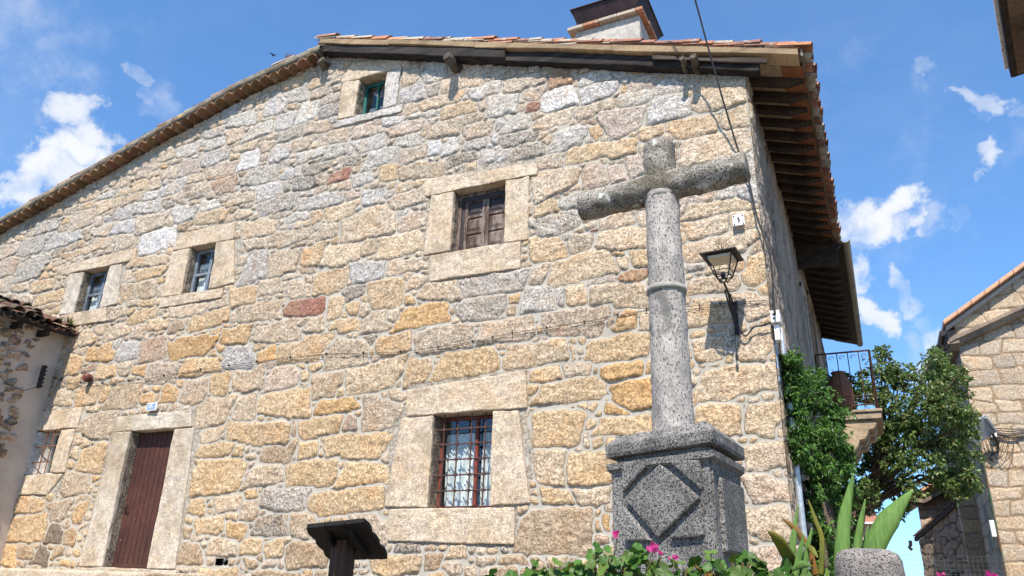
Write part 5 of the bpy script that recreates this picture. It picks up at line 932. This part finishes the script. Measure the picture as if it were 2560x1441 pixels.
def geranium(c, h, label, flowers=(), seed=1, nl=34, wd=.11):
    rr = random.Random(seed); n = empty('geranium', label, 'flowering plant', (c[0], c[1], 1.46), 'geraniums in the planter'); lf = MB(); stb = MB(); c = Vector((c[0], c[1], 1.46))
    cols = [(.06, .15, .02), (.085, .19, .028), (.05, .12, .018), (.13, .22, .04), (.08, .14, .025)]
    for i in range(nl):
        a = rr.uniform(0, 6.28); rd = wd*math.sqrt(rr.random()); z = h*(1-.5*(rd/wd)**2)*rr.uniform(.45, 1.); p = c+Vector((rd*math.cos(a), rd*math.sin(a), z))
        lf.cc = rr.choice(cols) if rr.random() > .04 else (.34, .16, .04); gleaf(lf, p, Vector((rr.gauss(0, .55), rr.gauss(-.45, .5), rr.uniform(.3, 1.))), rr.uniform(.017, .032), rr)
        if i % 2 == 0: stb.tube([c+Vector((rd*.3*math.cos(a), rd*.3*math.sin(a), 0)), c+Vector((rd*.7*math.cos(a), rd*.7*math.sin(a), z*.6)), p], .0018, 4)
    for k in range(3): a = rr.uniform(0, 6.28); stb.tube([c, c+Vector((.03*math.cos(a), .03*math.sin(a), h*.5)), c+Vector((.05*math.cos(a), .05*math.sin(a), h*.85))], [.006, .005, .004], 6)
    lf.build('foliage', M['leafg'], n, smooth=True)
    for fp, fr in flowers:
        fm = MB(); fp = Vector(fp); stb.tube([c+Vector((0, 0, h*.5)), fp-Vector((0, 0, .04)), fp], .0018, 4)
        for k in range(9):
            o_ = Vector((rr.gauss(0, 1), rr.gauss(0, .6), rr.gauss(0, .8)))*fr*.45; nv = Vector((rr.gauss(0, .4), -1, rr.gauss(.3, .4))).normalized(); a_ = nv.orthogonal().normalized(); b_ = nv.cross(a_)
            for j in range(5):
                t = j*1.2566+k; q = fp+o_; e = a_*math.cos(t)+b_*math.sin(t); f_ = nv.cross(e); s_ = fr*.55; fm.add([q, q+e*s_*.6+f_*s_*.38+nv*s_*.15, q+e*s_+nv*s_*.2, q+e*s_*.6-f_*s_*.38+nv*s_*.15], [(0, 1, 2, 3)])
        fm.build('flower', M['petal'], n)
    stb.build('stem', mat('geranium_stem', (.12, .13, .04), (.16, .07, .04), 20, .6, 0) if 'geranium_stem' not in bpy.data.materials else bpy.data.materials['geranium_stem'], n)
    unloc(n); return n
GL = ['lowest sparse geranium, leftmost of the planter', 'small geranium without flowers second from the left end of the planter', 'geranium without flowers in front of the big stone left of the pedestal', 'geranium with one magenta flower in front of the pedestal corner', 'geranium with a magenta flower head in front of the carved rhombus', 'geranium with a small magenta flower at the foot of the pedestal middle', 'geranium without flowers before the right side of the pedestal', 'geranium with reddish leaf tips before the house corner', 'low geranium under the withering sword leaves', 'low geranium in front of the creeper stem']
GP = [(-1.257, 2.450, 1.616), (-1.113, 2.450, 1.659), (-0.994, 2.500, 1.688), (-0.854, 2.450, 1.724), (-0.747, 2.500, 1.712), (-0.616, 2.450, 1.682), (-0.513, 2.500, 1.702), (-0.383, 2.450, 1.704), (-0.283, 2.450, 1.665), (-0.188, 2.500, 1.659)]
FLW = {3: [((-0.774, 2.380, 1.743), .013)], 4: [((-0.653, 2.360, 1.706), .018), ((-0.641, 2.400, 1.692), .009)], 5: [((-0.594, 2.380, 1.679), .010)]}
for i, p in enumerate(GP): geranium((p[0], p[1]), p[2]-1.46, GL[i], FLW.get(i, ()), 30+i, 85 if i else 20, .10)
# pink blooms on the right, beyond the stone bollard
g2 = geranium((.33, 2.5), .13, 'low geranium with pink flower heads beside the granite bollard', [((0.118, 2.400, 1.643), .010), ((0.235, 2.400, 1.646), .014), ((0.247, 2.400, 1.641), .010)], 77, 20, .09)
# granite bollard
bo_ = MB(); seg = 28; vs = []; rings_ = []; bc = (-0.054, 2.360, 1.628)
prof_ = [(.090, 1.25), (.090, 1.50), (.089, 1.64), (.086, 1.675), (.078, 1.695), (.060, 1.704), (.03, 1.708), (.003, 1.709)]
for r_, z_ in prof_:
    for k in range(seg): t = 2*math.pi*k/seg; f_ = 1/(abs(math.cos(t))**4+abs(math.sin(t))**4)**.25; vs.append((bc[0]+r_*f_*.98*math.cos(t), bc[1]+.02+r_*f_*math.sin(t), z_))
bo_.add(vs, [(i*seg+k, i*seg+(k+1) % seg, (i+1)*seg+(k+1) % seg, (i+1)*seg+k) for i in range(len(prof_)-1) for k in range(seg)]+[tuple(range(seg))[::-1], tuple((len(prof_)-1)*seg+k for k in range(seg))])
o = bo_.build('granite_bollard', mat('bollard_granite', (.31, .28, .25), (.20, .18, .165), 8, .9, 1., 120, speck=((.05, .045, .045), .50, .60), spscale=230), smooth=True); rough_disp(o, .004, 20, 4); tag(o, 'rounded granite bollard head at the bottom right of the planter', 'bollard')
# sword leaves
def blade(pts, wds, m, parent, tw=0., Yd=0.):
    pts = bezier(pts, 8); n = len(pts); b = MB(); vs = []
    for i, p in enumerate(pts):
        f = i/(n-1)*(len(wds)-1); k = min(int(f), len(wds)-2); w_ = wds[k]*(1-(f-k))+wds[k+1]*(f-k); d = (pts[min(i+1, n-1)]-pts[max(i-1, 0)]).normalized(); s_ = d.cross(Vector((math.sin(tw), 1, 0))).normalized(); nn_ = s_.cross(d)
        for q in (-1, -.5, 0, .5, 1): vs.append(p+s_*w_*.5*q+nn_*w_*.14*(abs(q)-.5))
    b.add(vs, [(i*5+j, i*5+j+1, (i+1)*5+j+1, (i+1)*5+j) for i in range(n-1) for j in range(4)]); o = b.build('leaf', m, parent, smooth=True)
    s = o.modifiers.new('t', 'SOLIDIFY'); s.thickness = .0022; return o
ir = empty('iris', 'tall green sword leaved plant rising behind the granite bollard', 'plant', (-.07, 2.55, 1.46), 'sword leaved plants in the planter')
k_ = .00115
blade([(-0.133, 2.450, 1.606), (-0.124, 2.450, 1.681), (-0.100, 2.450, 1.802), (-0.061, 2.450, 1.923)], [32*k_, 36*k_, 29*k_, 1*k_], M['iris'], ir)
blade([(-0.064, 2.600, 1.642), (-0.037, 2.600, 1.721), (0.014, 2.600, 1.802), (0.093, 2.600, 1.889)], [34*k_, 52*k_, 54*k_, 1*k_], M['iris'], ir, .2)
blade([(-0.105, 2.650, 1.642), (-0.086, 2.650, 1.723), (-0.066, 2.650, 1.794), (-0.043, 2.650, 1.868)], [19*k_, 20*k_, 16*k_, 1*k_], M['iris'], ir)
blade([(-0.079, 2.700, 1.655), (-0.065, 2.700, 1.725), (-0.047, 2.700, 1.791)], [14*k_, 16*k_, 1*k_], M['iris'], ir)
for c in ir.children: tag(c, None)
unloc(ir)
i2 = empty('iris', 'sword leaved plant with brown and yellow withering leaves before the pipe', 'plant', (-.24, 2.5, 1.46), 'sword leaved plants in the planter')
blade([(-0.250, 2.500, 1.624), (-0.265, 2.450, 1.678), (-0.287, 2.400, 1.731), (-0.310, 2.380, 1.755)], [26*k_, 38*k_, 28*k_, 1*k_], M['irisy'], i2, .3)
blade([(-0.271, 2.500, 1.635), (-0.255, 2.500, 1.737), (-0.229, 2.500, 1.840)], [13*k_, 16*k_, 1*k_], M['iris'], i2)
blade([(-0.257, 2.420, 1.613), (-0.235, 2.420, 1.689), (-0.215, 2.420, 1.750)], [14*k_, 15*k_, 1*k_], M['iris'], i2)
blade([(-0.237, 2.440, 1.613), (-0.218, 2.440, 1.690), (-0.193, 2.440, 1.768)], [14*k_, 15*k_, 1*k_], M['iris'], i2)
blade([(-0.202, 2.500, 1.637), (-0.215, 2.500, 1.715), (-0.249, 2.500, 1.772), (-0.281, 2.500, 1.798)], [14*k_, 16*k_, 16*k_, 2*k_], mat('brown_leaf', (.27, .13, .03), (.18, .15, .04), 20, .6, .2, trans=.25), i2, .2)
blade([(-0.189, 2.500, 1.637), (-0.174, 2.500, 1.738), (-0.186, 2.500, 1.795), (-0.199, 2.500, 1.853)], [12*k_, 12*k_, 10*k_, 1*k_], M['irisy'], i2)
blade([(-0.222, 2.460, 1.724), (-0.198, 2.420, 1.706), (-0.183, 2.400, 1.683)], [8*k_, 15*k_, 2*k_], M['irisy'], i2)
blade([(-0.251, 2.350, 1.649), (-0.220, 2.320, 1.662), (-0.193, 2.300, 1.658)], [8*k_, 18*k_, 2*k_], M['iris'], i2, 1.)
unloc(i2)
for i, (p, s_, lab, cat) in enumerate((((-8.355, 7.86, 10.0), .16, 'pinkish dry tuft, highest on the left roof edge', 0), ((-10.54, 7.86, 9.52), .085, 'small weed on the left roof edge, second from the top', 0), ((-11.385, 7.86, 9.36), .085, 'reddish weed in the middle of the left roof edge', 0), ((-11.76, 7.86, 9.24), .09, 'dry weed just below the reddish one on the left roof edge', 0), ((-12.08, 7.86, 9.17), .085, 'spiky weed on the left roof edge below the middle', 0), ((-12.85, 7.86, 8.99), .06, 'tiny weed lowest on the left roof edge', 0), ((-12.62, 7.80, 5.60), .18, 'grassy yellow green tuft on the outbuilding roof', 1))):
    rr = random.Random(i); b = MB()
    if not cat: p = (p[0], 7.80, lt(p[0])+.012)
    for k in range(90):
        a = rr.uniform(0, 6.28); e = rr.uniform(.2, 1.5); d = Vector((math.cos(a)*math.cos(e), math.sin(a)*math.cos(e), math.sin(e))); l = s_*rr.uniform(.5, 1.1); q = Vector(p)+Vector((rr.gauss(0, s_*.2), rr.gauss(0, s_*.1), -.01)); sd2 = d.cross(Vector((0, 0, 1))).normalized()*s_*.035
        b.add([q-sd2, q+sd2, q+d*l*.6+sd2*.8, q+d*l, q+d*l*.6-sd2*.8], [(0, 1, 2, 3, 4)])
    tag(b.build('roof_weed', M['weed'] if not cat else mat('grass_tuft', (.20, .20, .07), (.14, .17, .05), 20, .9, 0)), lab, 'weed', 'weeds growing on the roof edges')
# balcony pot and its plant
n = empty('terracotta_jar', 'large terracotta jar standing on the balcony', 'jar', (-.42, BY+.45, 4.72)); b = MB(); seg = 26; vs = []; pr_ = [(.13, 0), (.18, .15), (.225, .38), (.22, .58), (.16, .74), (.11, .80), (.14, .84), (.13, .85), (.09, .80)]
for r_, z_ in pr_:
    for k in range(seg): t = 2*math.pi*k/seg; vs.append((r_*math.cos(t), r_*math.sin(t), z_))
b.add(vs, [(i*seg+k, i*seg+(k+1) % seg, (i+1)*seg+(k+1) % seg, (i+1)*seg+k) for i in range(len(pr_)-1) for k in range(seg)]+[tuple(range(seg))[::-1]]); b.build('jar', M['terra'], n, smooth=True)
n = empty('balcony_plant', 'bushy potted plant on the balcony behind the railing', 'potted plant', (-.45, BY+1.15, 4.72))
leafmesh('foliage', fill_clusters([(0, 0, .55, .3), (.1, -.1, .8, .25), (.15, .1, .45, .22), (-.1, -.3, .75, .2), (.30, .1, .75, .2)], 12, 3), 1600, .085, [(.05, .12, .022), (.07, .15, .03)], M['leaf'], n, 5)
b = MB(); b.tube([(0, 0, 0), (0, 0, .3)], [.14, .18], 16); b.build('pot', M['terra'], n)
# bird
b = MB(); c = Vector((-28.04, 25, 29.24)); b.tube([c+Vector((-.32, 0, -.02)), c+Vector((-.12, 0, 0)), c+Vector((.1, 0, .0)), c+Vector((.30, 0, .04))], [.02, .09, .085, .02], 10)
b.add([c+Vector((-.1, .05, .03)), c+Vector((.15, .05, .03)), c+Vector((-.05, .35, .25)), c+Vector((-.45, .55, .45))], [(0, 1, 2, 3)]); b.add([c+Vector((-.1, -.05, .03)), c+Vector((.15, -.05, .03)), c+Vector((-.05, -.35, .15)), c+Vector((-.50, -.5, .28))], [(0, 1, 2, 3)])
b.add([c+Vector((.25, 0, .03)), c+Vector((.45, .06, .05)), c+Vector((.45, -.06, .05))], [(0, 1, 2)])
o = b.build('bird', M['bird']); s = o.modifiers.new('s', 'SOLIDIFY'); s.thickness = .015; o.data.transform(Matrix.Translation(-c)); o.location = c; o.scale = (.42, .42, .42); tag(o, 'small dark bird flying above the left roof slope', 'bird')

# ================================================================== CHURCH on the right
chh = empty('church', 'pale ashlar stone church with raked cornice and tile verge at the right edge', 'church', (4, 22, 1.25))
def courses(u0, u1, v0, v1, hmin, hmax, lmin, lmax, cols, seed):
    r = random.Random(seed); out = []; z = v0
    while z < v1:
        h = r.uniform(hmin, hmax); x = u0-r.uniform(0, lmax)*0
        while x < u1:
            l = r.uniform(lmin, lmax); l = min(l, u1-x+.02)
            if l > .1: out.append((x+l/2, z+h/2, l/2-.006, h/2-.006, r.choice(cols)))
            x += l
        z += h
    return out
AX = (2.408, 22.000, 6.839)[0]
def atop(u): return 8.22+.685*(u-2.2)
masonry('wall', (0, 22, 0), (1, 0, 0), (0, -1, 0), AX, 7.5, 1.22, 10.6, .03, courses(AX, 7.5, 1.22, 10.7, .30, .44, .38, .85, 'tttcctcct', 3), M['church'], chh, top=atop, fill=(.1, .06), fillcols='tcg', mort=.014, warp=.035, rad=(.12, .35), grow=.01, seed=12, edge0=True, rough=.6)
masonry('side_wall', (AX, 22, 0), (0, 1, 0), (-1, 0, 0), 0, 3, 1.22, 8.0, .045, courses(0, 3, 1.22, 8, .30, .44, .4, .8, 'ttcg', 4), M['church'], chh, fill=(), mort=.014, warp=.03, rad=(.12, .35), seed=13, edge0=True, rough=.6)
BX = (1.984, 25.000, 5.187)[0]
masonry('buttress', (0, 25, 0), (1, 0, 0), (0, -1, 0), BX-.02, 3.2, 1.22, 6.6, .035, courses(BX-.02, 3.2, 1.22, 6.6, .34, .46, .45, .9, 'tccttb', 7), M['church'], chh, fill=(), mort=.012, warp=.03, rad=(.1, .3), seed=14, edge0=True, rough=.6)
masonry('buttress_side', (BX-.02, 25, 0), (0, 1, 0), (-1, 0, 0), 0, 1.6, 1.22, 6.6, .045, courses(0, 2.6, 1.22, 6.6, .34, .46, .45, .9, 'ttg', 9), M['church'], chh, fill=(), mort=.012, warp=.03, rad=(.1, .3), seed=15, edge0=True, rough=.6)
b = MB(); b.hexa([(BX-.1, 24.9, 6.55), (3.2, 24.9, 6.55), (BX-.1, 26.6, 6.55), (3.2, 26.6, 6.55), (BX-.06, 24.95, 6.7), (3.2, 24.95, 7.1), (BX-.06, 26.6, 6.7), (3.2, 26.6, 7.1)]); b.build('buttress_cap', M['dressed'], chh, bev=.02)
p0 = Vector((2.204, 21.900, 7.625)); p1 = Vector((3.983, 21.900, 8.344)); dr = (p1-p0); dr = dr*(5.3/dr.x)
b = MB(); pr3 = [(0, 0), (-.20, .03), (-.24, .12), (-.30, .16), (-.30, .26), (0, .26)]
b.add([Vector((p0.x, 22.02+a, p0.z+c-.03)) for a, c in pr3]+[Vector((p0.x+dr.x, 22.02+a, p0.z+dr.z+c-.03)) for a, c in pr3], [(i, (i+1) % 6, (i+1) % 6+6, i+6) for i in range(6)]+[(0, 1, 2, 3, 4, 5), (11, 10, 9, 8, 7, 6)]); b.build('cornice', mat('dark_cornice', (.28, .22, .16), (.15, .12, .10), 2, .9, .6, 20), chh, bev=.01)
b = MB(); xx = p0.x; b.box(xx-.02, AX+.02, 21.95, 31, p0.z-.03, p0.z+.08); b.box(xx-.05, AX+.02, 21.75, 31, p0.z+.085, p0.z+.17); b.box(xx-.0, AX+.02, 22.0, 31, p0.z+.175, 8.15); b.build('eave_cornice', bpy.data.materials['dark_cornice'], chh, bev=.01)
b = MB(); b.tube([(xx-.12, 21.8, p0.z+.42), (xx-.12, 31, p0.z+.42)], .08, 10); b.tube([(xx-.10, 21.95, p0.z+.0), (xx-.28, 21.8, p0.z+.12)], .05, 8); b.build('gutter', M['iron'], chh)
b = MB(); t0 = Vector((2.145, 21.700, 8.351)); t1 = Vector((4.218, 21.700, 9.713)); sl_ = (t1.z-t0.z)/(t1.x-t0.x); rr = random.Random(3); x = t0.x
while x < 7.4:
    b.cc = (.60, .34, .21) if rr.random() < .8 else (.50, .27, .17); l = .36; za = t0.z+(x-t0.x)*sl_; zb_ = za+l*sl_; b.hexa([(x, 21.70, za-.10), (x+l-.01, 21.70, zb_-.10), (x, 22.1, za-.10), (x+l-.01, 22.1, zb_-.10), (x, 21.70, za+.02), (x+l-.01, 21.70, zb_+.01), (x, 31, za+.02), (x+l-.01, 31, zb_+.01)]); x += l
b.build('tile_verge', mat('church_tile', (.6, .33, .2), None, 3, .8, .3, attr=True), chh, bev=.01)
b = MB(); b.add([(t0.x+.05, 21.9, t0.z-.105), (7.4, 21.9, t0.z-.105+(7.35-t0.x)*sl_), (7.4, 21.9, t0.z-.22+(7.35-t0.x)*sl_), (t0.x+.05, 21.9, t0.z-.22), (t0.x+.05, 22.2, t0.z-.105), (7.4, 22.2, t0.z-.105+(7.35-t0.x)*sl_), (7.4, 22.2, t0.z-.22+(7.35-t0.x)*sl_), (t0.x+.05, 22.2, t0.z-.22)], [(0, 1, 2, 3), (4, 5, 6, 7), (0, 1, 5, 4), (3, 2, 6, 7), (0, 3, 7, 4), (1, 2, 6, 5)]); b.build('verge_band', mat('grey_verge_mortar', (.42, .41, .38), (.34, .32, .28), 3, .9, .4), chh)
b = MB(); b.box(AX+.4, 7.5, 30.5, 31, 1.2, 9.5); b.box(7.2, 7.5, 22.05, 31, 1.2, 10.5); b.build('rear_wall', M['plaster'], chh)
# chancel behind with its own raked cornice
c0, c1, c2 = Vector((0.786, 28.000, 4.265)), Vector((1.256, 28.000, 4.184)), Vector((2.240, 28.000, 4.712))
sl2 = (c2.z-c1.z)/(c2.x-c1.x)
CXX = (1.055, 28.000, 3.766)[0]
masonry('chancel_wall', (0, 28.1, 0), (1, 0, 0), (0, -1, 0), CXX, 4.5, 1.22, 6.5, .045, courses(CXX, 4.5, 1.22, 6.5, .26, .42, .35, .7, 'ttcctg', 17), M['church'], chh, top=lambda u: c1.z+.42+sl2*np.maximum(u-c1.x, 0), fill=(), mort=.014, warp=.03, rad=(.12, .35), seed=19, edge0=True, rough=.6)
b = MB()
for (pa, pb) in ((c0, c1), (c1, c2+(c2-c1)*.6)):
    for (o1, ya, za, zb_) in ((0, 27.9, -.02, .07), (0, 27.75, .074, .19)): b.hexa([(pa.x, ya, pa.z+za), (pb.x, ya, pb.z+za), (pa.x, 28.2, pa.z+za), (pb.x, 28.2, pb.z+za), (pa.x, ya, pa.z+zb_), (pb.x, ya, pb.z+zb_), (pa.x, 28.2, pa.z+zb_), (pb.x, 28.2, pb.z+zb_)])
b.build('chancel_cornice', bpy.data.materials['dark_cornice'], chh, bev=.01)
b = MB(); ta = Vector((0.878, 27.700, 4.446)); tb = Vector((1.928, 27.700, 5.082)); tb = ta+(tb-ta)*2; b.hexa([(ta.x, 27.7, ta.z-.05), (tb.x, 27.7, tb.z-.05), (ta.x, 33, ta.z-.05), (tb.x, 33, tb.z-.05), (ta.x, 27.7, ta.z+.06), (tb.x, 27.7, tb.z+.06), (ta.x, 33, ta.z+.06), (tb.x, 33, tb.z+.06)]); b.build('chancel_roof', M['tilenew'], chh, bev=.01)
# lean-to
lt_ = empty('lean_to', 'shaded rubble lean-to with a steep dark eave against the church', 'outbuilding', (1.6, 26, 1.25))
n0, n1_, f0, f1 = Vector((1.957, 25.300, 3.946)), Vector((1.952, 25.300, 2.016)), Vector((0.904, 27.400, 3.100)), Vector((0.901, 27.400, 2.020))
ul = math.hypot(n0.x-f0.x, n0.y-f0.y); ud = Vector((n0.x-f0.x, n0.y-f0.y, 0)).normalized(); nl_ = Vector((-ud.y, ud.x, 0)); nl_ = nl_ if nl_.y < 0 else -nl_
rr = random.Random(8)
masonry('wall', (f0.x, f0.y, 0), tuple(ud), tuple(nl_), 0, ul, 1.22, 5, .035, [], M['churchd'], lt_, top=lambda u: f0.z+(n0.z-f0.z)*u/ul, fill=(.2, .13, .08), fillcols='bmbbg', seed=22, mort=.012, rough=.8)  # brown stone mix, darker to paint in the wall's shade
b = MB(); e_ = .07; q = [(f0+ud*-.12+nl_*e_), (n0+nl_*e_), (n0-nl_*.02), (f0-ud*.12-nl_*.02)]
b.add([Vector((p.x, p.y, p.z+dz)) for dz in (-.02, .10) for p in q], [(0, 1, 2, 3), (4, 5, 6, 7), (0, 1, 5, 4), (1, 2, 6, 5), (2, 3, 7, 6), (3, 0, 4, 7)]); b.build('eave_board', M['rafter'], lt_)
b = MB(); rr = random.Random(4)
for k in range(26):
    f = (k+.5)/26; p = (f0-ud*.12).lerp(n0, f); b.cc = rr.choice([(.20, .10, .07), (.28, .15, .10), (.16, .10, .08)]); barrel(b, p+nl_*.10+Vector((0, 0, .11)), -nl_+Vector((0, 0, .22)), ud, .3, .05, .045, .012)
b.build('tile_edge', M['tile'], lt_)
b = MB(); pg = f0-ud*.14+nl_*.2; b.tube([pg, pg+Vector((0, 0, -.12)), pg+Vector((-.05, 0, -.2)), pg+Vector((.02, 0, -.28))], .05, 8); b.build('gutter_end', M['iron'], lt_)
d0_ = Vector((1.424, 26.000, 2.368)); b = MB(); uu = (d0_-f0).dot(ud); pa = f0+ud*uu+nl_*.03; pa.z = 1.22; b.prism([pa, pa+ud*.42, pa+ud*.42+Vector((0, 0, .93)), pa+Vector((0, 0, .93))], nl_*.02); b.build('door', M['dark'], lt_)
unloc(lt_)
# things on the church
def cbx(name, px0, label, sx_=.10, sz_=.16):
    p = Vector(px0); b = MB(); b.box(p.x-sx_/2, p.x+sx_/2, p.y-.06, 21.99, p.z-sz_/2, p.z+sz_/2); o = b.build(name, M['whitepl'], bev=.008); tag(o, label, 'junction box'); return o
cbx('junction_box', (2.360, 21.900, 5.306), 'white junction box on the left edge of the church below the floodlight', .085, .22); cbx('junction_box', (2.766, 21.900, 5.355), 'white junction box on the church wall under the cable bundle', .13, .20); cbx('junction_box', (2.350, 21.900, 3.083), 'white box low on the left edge of the church', .10, .38)
n = empty('floodlight', 'grey floodlight panel on an arm at the church corner', 'floodlight', (2.502, 21.500, 5.416)); b = MB(); T = Matrix.Rotation(R_(-32), 4, 'Y') @ Matrix.Rotation(R_(35), 4, 'X'); b.box(-.27, .20, -.03, .03, -.20, .20, T); b.box(.14, .19, -.06, .05, -.17, .17, T); b.build('panel', M['solar'], n, bev=.01); n.scale = (1.3, 1.3, 1.3)
b = MB(); b.tube([(.15, .0, -.1), (.22, .15, -.25), (.25, .48, -.33)], .025, 6); b.tube([(.25, .48, -.33), (.05, .3, -.5), (.2, .48, -.62)], .018, 6); b.build('arm', M['iron'], n)
b = MB()
for k in range(5): b.tube(bezier([(2.75+.02*k, 21.9, 5.36+.03*k), (3.1, 21.88, 5.28+.035*k-.03*math.sin(k)), (3.6, 21.88, 5.33+.025*k), (4.6, 21.88, 5.38+.03*k), (6.5, 21.88, 5.5+.03*k)], 6), .012, 5)
for k in range(4): b.tube(bezier([(2.45+.08*k, 21.9, 5.35), (2.5+.11*k, 21.85, 4.95-.09*k), (2.7+.12*k, 21.85, 5.0-.05*k), (2.9+.1*k, 21.88, 5.32)], 6), .008, 5)
tag(b.build('cable_bundle', M['black']), 'tangled black cables running across the church wall', 'cable')
b = MB(); b.tube([(AX+.03, 21.95, 5.3), (AX+.03, 21.95, 1.25)], .022, 6); tag(b.build('conduit', mat('green_conduit', (.05, .10, .06), (.16, .08, .05), 2, .6, 0)), 'thin conduit running down the left corner of the church', 'pipe')
l2 = lantern('black lantern half hidden by the tree on the church buttress', (2.178, 24.350, 5.328)); l2.scale = (1.55, 1.55, 1.55)
# wire fence
b = MB()
for k in range(34): x = -.06+.055*k; b.tube([(x, 12, 1.25), (x, 12, 2.07)], .0014, 3, False)
for k in range(14): b.tube([(-.06, 12, 1.30+.059*k), (1.76, 12, 1.30+.059*k)], .0014, 3, False)
for x in (-.08, 1.78): b.tube([(x, 12, 1.25), (x, 12, 2.09)], .018, 8)
tag(b.build('wire_fence', M['fence']), 'thin welded wire fence panel low between the planter and the lean-to', 'fence')
# distant house
dh = empty('distant_house', 'salmon coloured house with a white eave far behind the tree', 'house', (-1.2, 42, 1.25))
b = MB(); b.box(-3.5, -.30, 40, 46, 1.2, 4.55); b.build('wall', M['dressed'], dh)
b = MB(); b.hexa([(-3.6, 40.2, 4.56), (-.22, 40.2, 4.56), (-3.6, 46, 4.56), (-.22, 46, 4.56), (-3.6, 40.2, 5.5), (-.45, 40.2, 5.9), (-3.6, 46, 5.5), (-.45, 46, 5.9)]); b.build('upper_wall', M['pinkwall'], dh)
b = MB(); b.box(-3.8, -.10, 39.6, 46.2, 4.50, 4.58); b.build('eave', M['whitepl'], dh); b = MB(); b.box(-3.9, .0, 39.5, 46.4, 5.92, 6.05); b.build('roof', M['tilenew'], dh)
for x in (-1.6, -.9): b = MB(); b.box(x, x+.35, 39.95, 39.99, 2.6, 3.5); b.build('window', M['dark'], dh)
# neighbouring house whose eave corner enters the picture at top right
nh = empty('neighbouring_house', 'house with a brown boarded eave corner jutting in at the top right', 'house', (3.2, 9.2, 1.25))
q1, q2 = Vector((2.01, 8.43, 8.0)), Vector((2.33, 10.17, 8.0)); ex = Vector((1, -.27, 0)).normalized(); q3 = q2+ex*2.6; q4 = q1+ex*2.6
def slab(name, ins, z0_, z1_, m, parent):
    c = (q1+q2+q3+q4)/4; pp = []
    for q, s1_, s2_ in ((q1, 1, -1), (q2, 1, 1), (q3, -1, 1), (q4, -1, -1)): pp.append(q+ex*ins*s1_-(q2-q1).normalized()*ins*s2_)
    b = MB(); b.prism([(p.x, p.y, z0_) for p in pp], (0, 0, z1_-z0_)); return b.build(name, m, parent, bev=.008)
slab('fascia', 0, 8.03, 8.20, M['rafter'], nh); slab('soffit', .075, 8.0, 8.028, mat('brown_soffit', (.20, .13, .085), (.11, .07, .045), 1.6, .8, .3, 10), nh); 
slab('soffit_border', .02, 8.012, 8.024, M['rafter'], nh); slab('wall', .36, 1.22, 7.998, M['concrete'], nh); slab('roof', -.04, 8.205, 8.32, M['tile'], nh)
unloc(house); unloc(ob); unloc(chh); unloc(dh); unloc(nh)
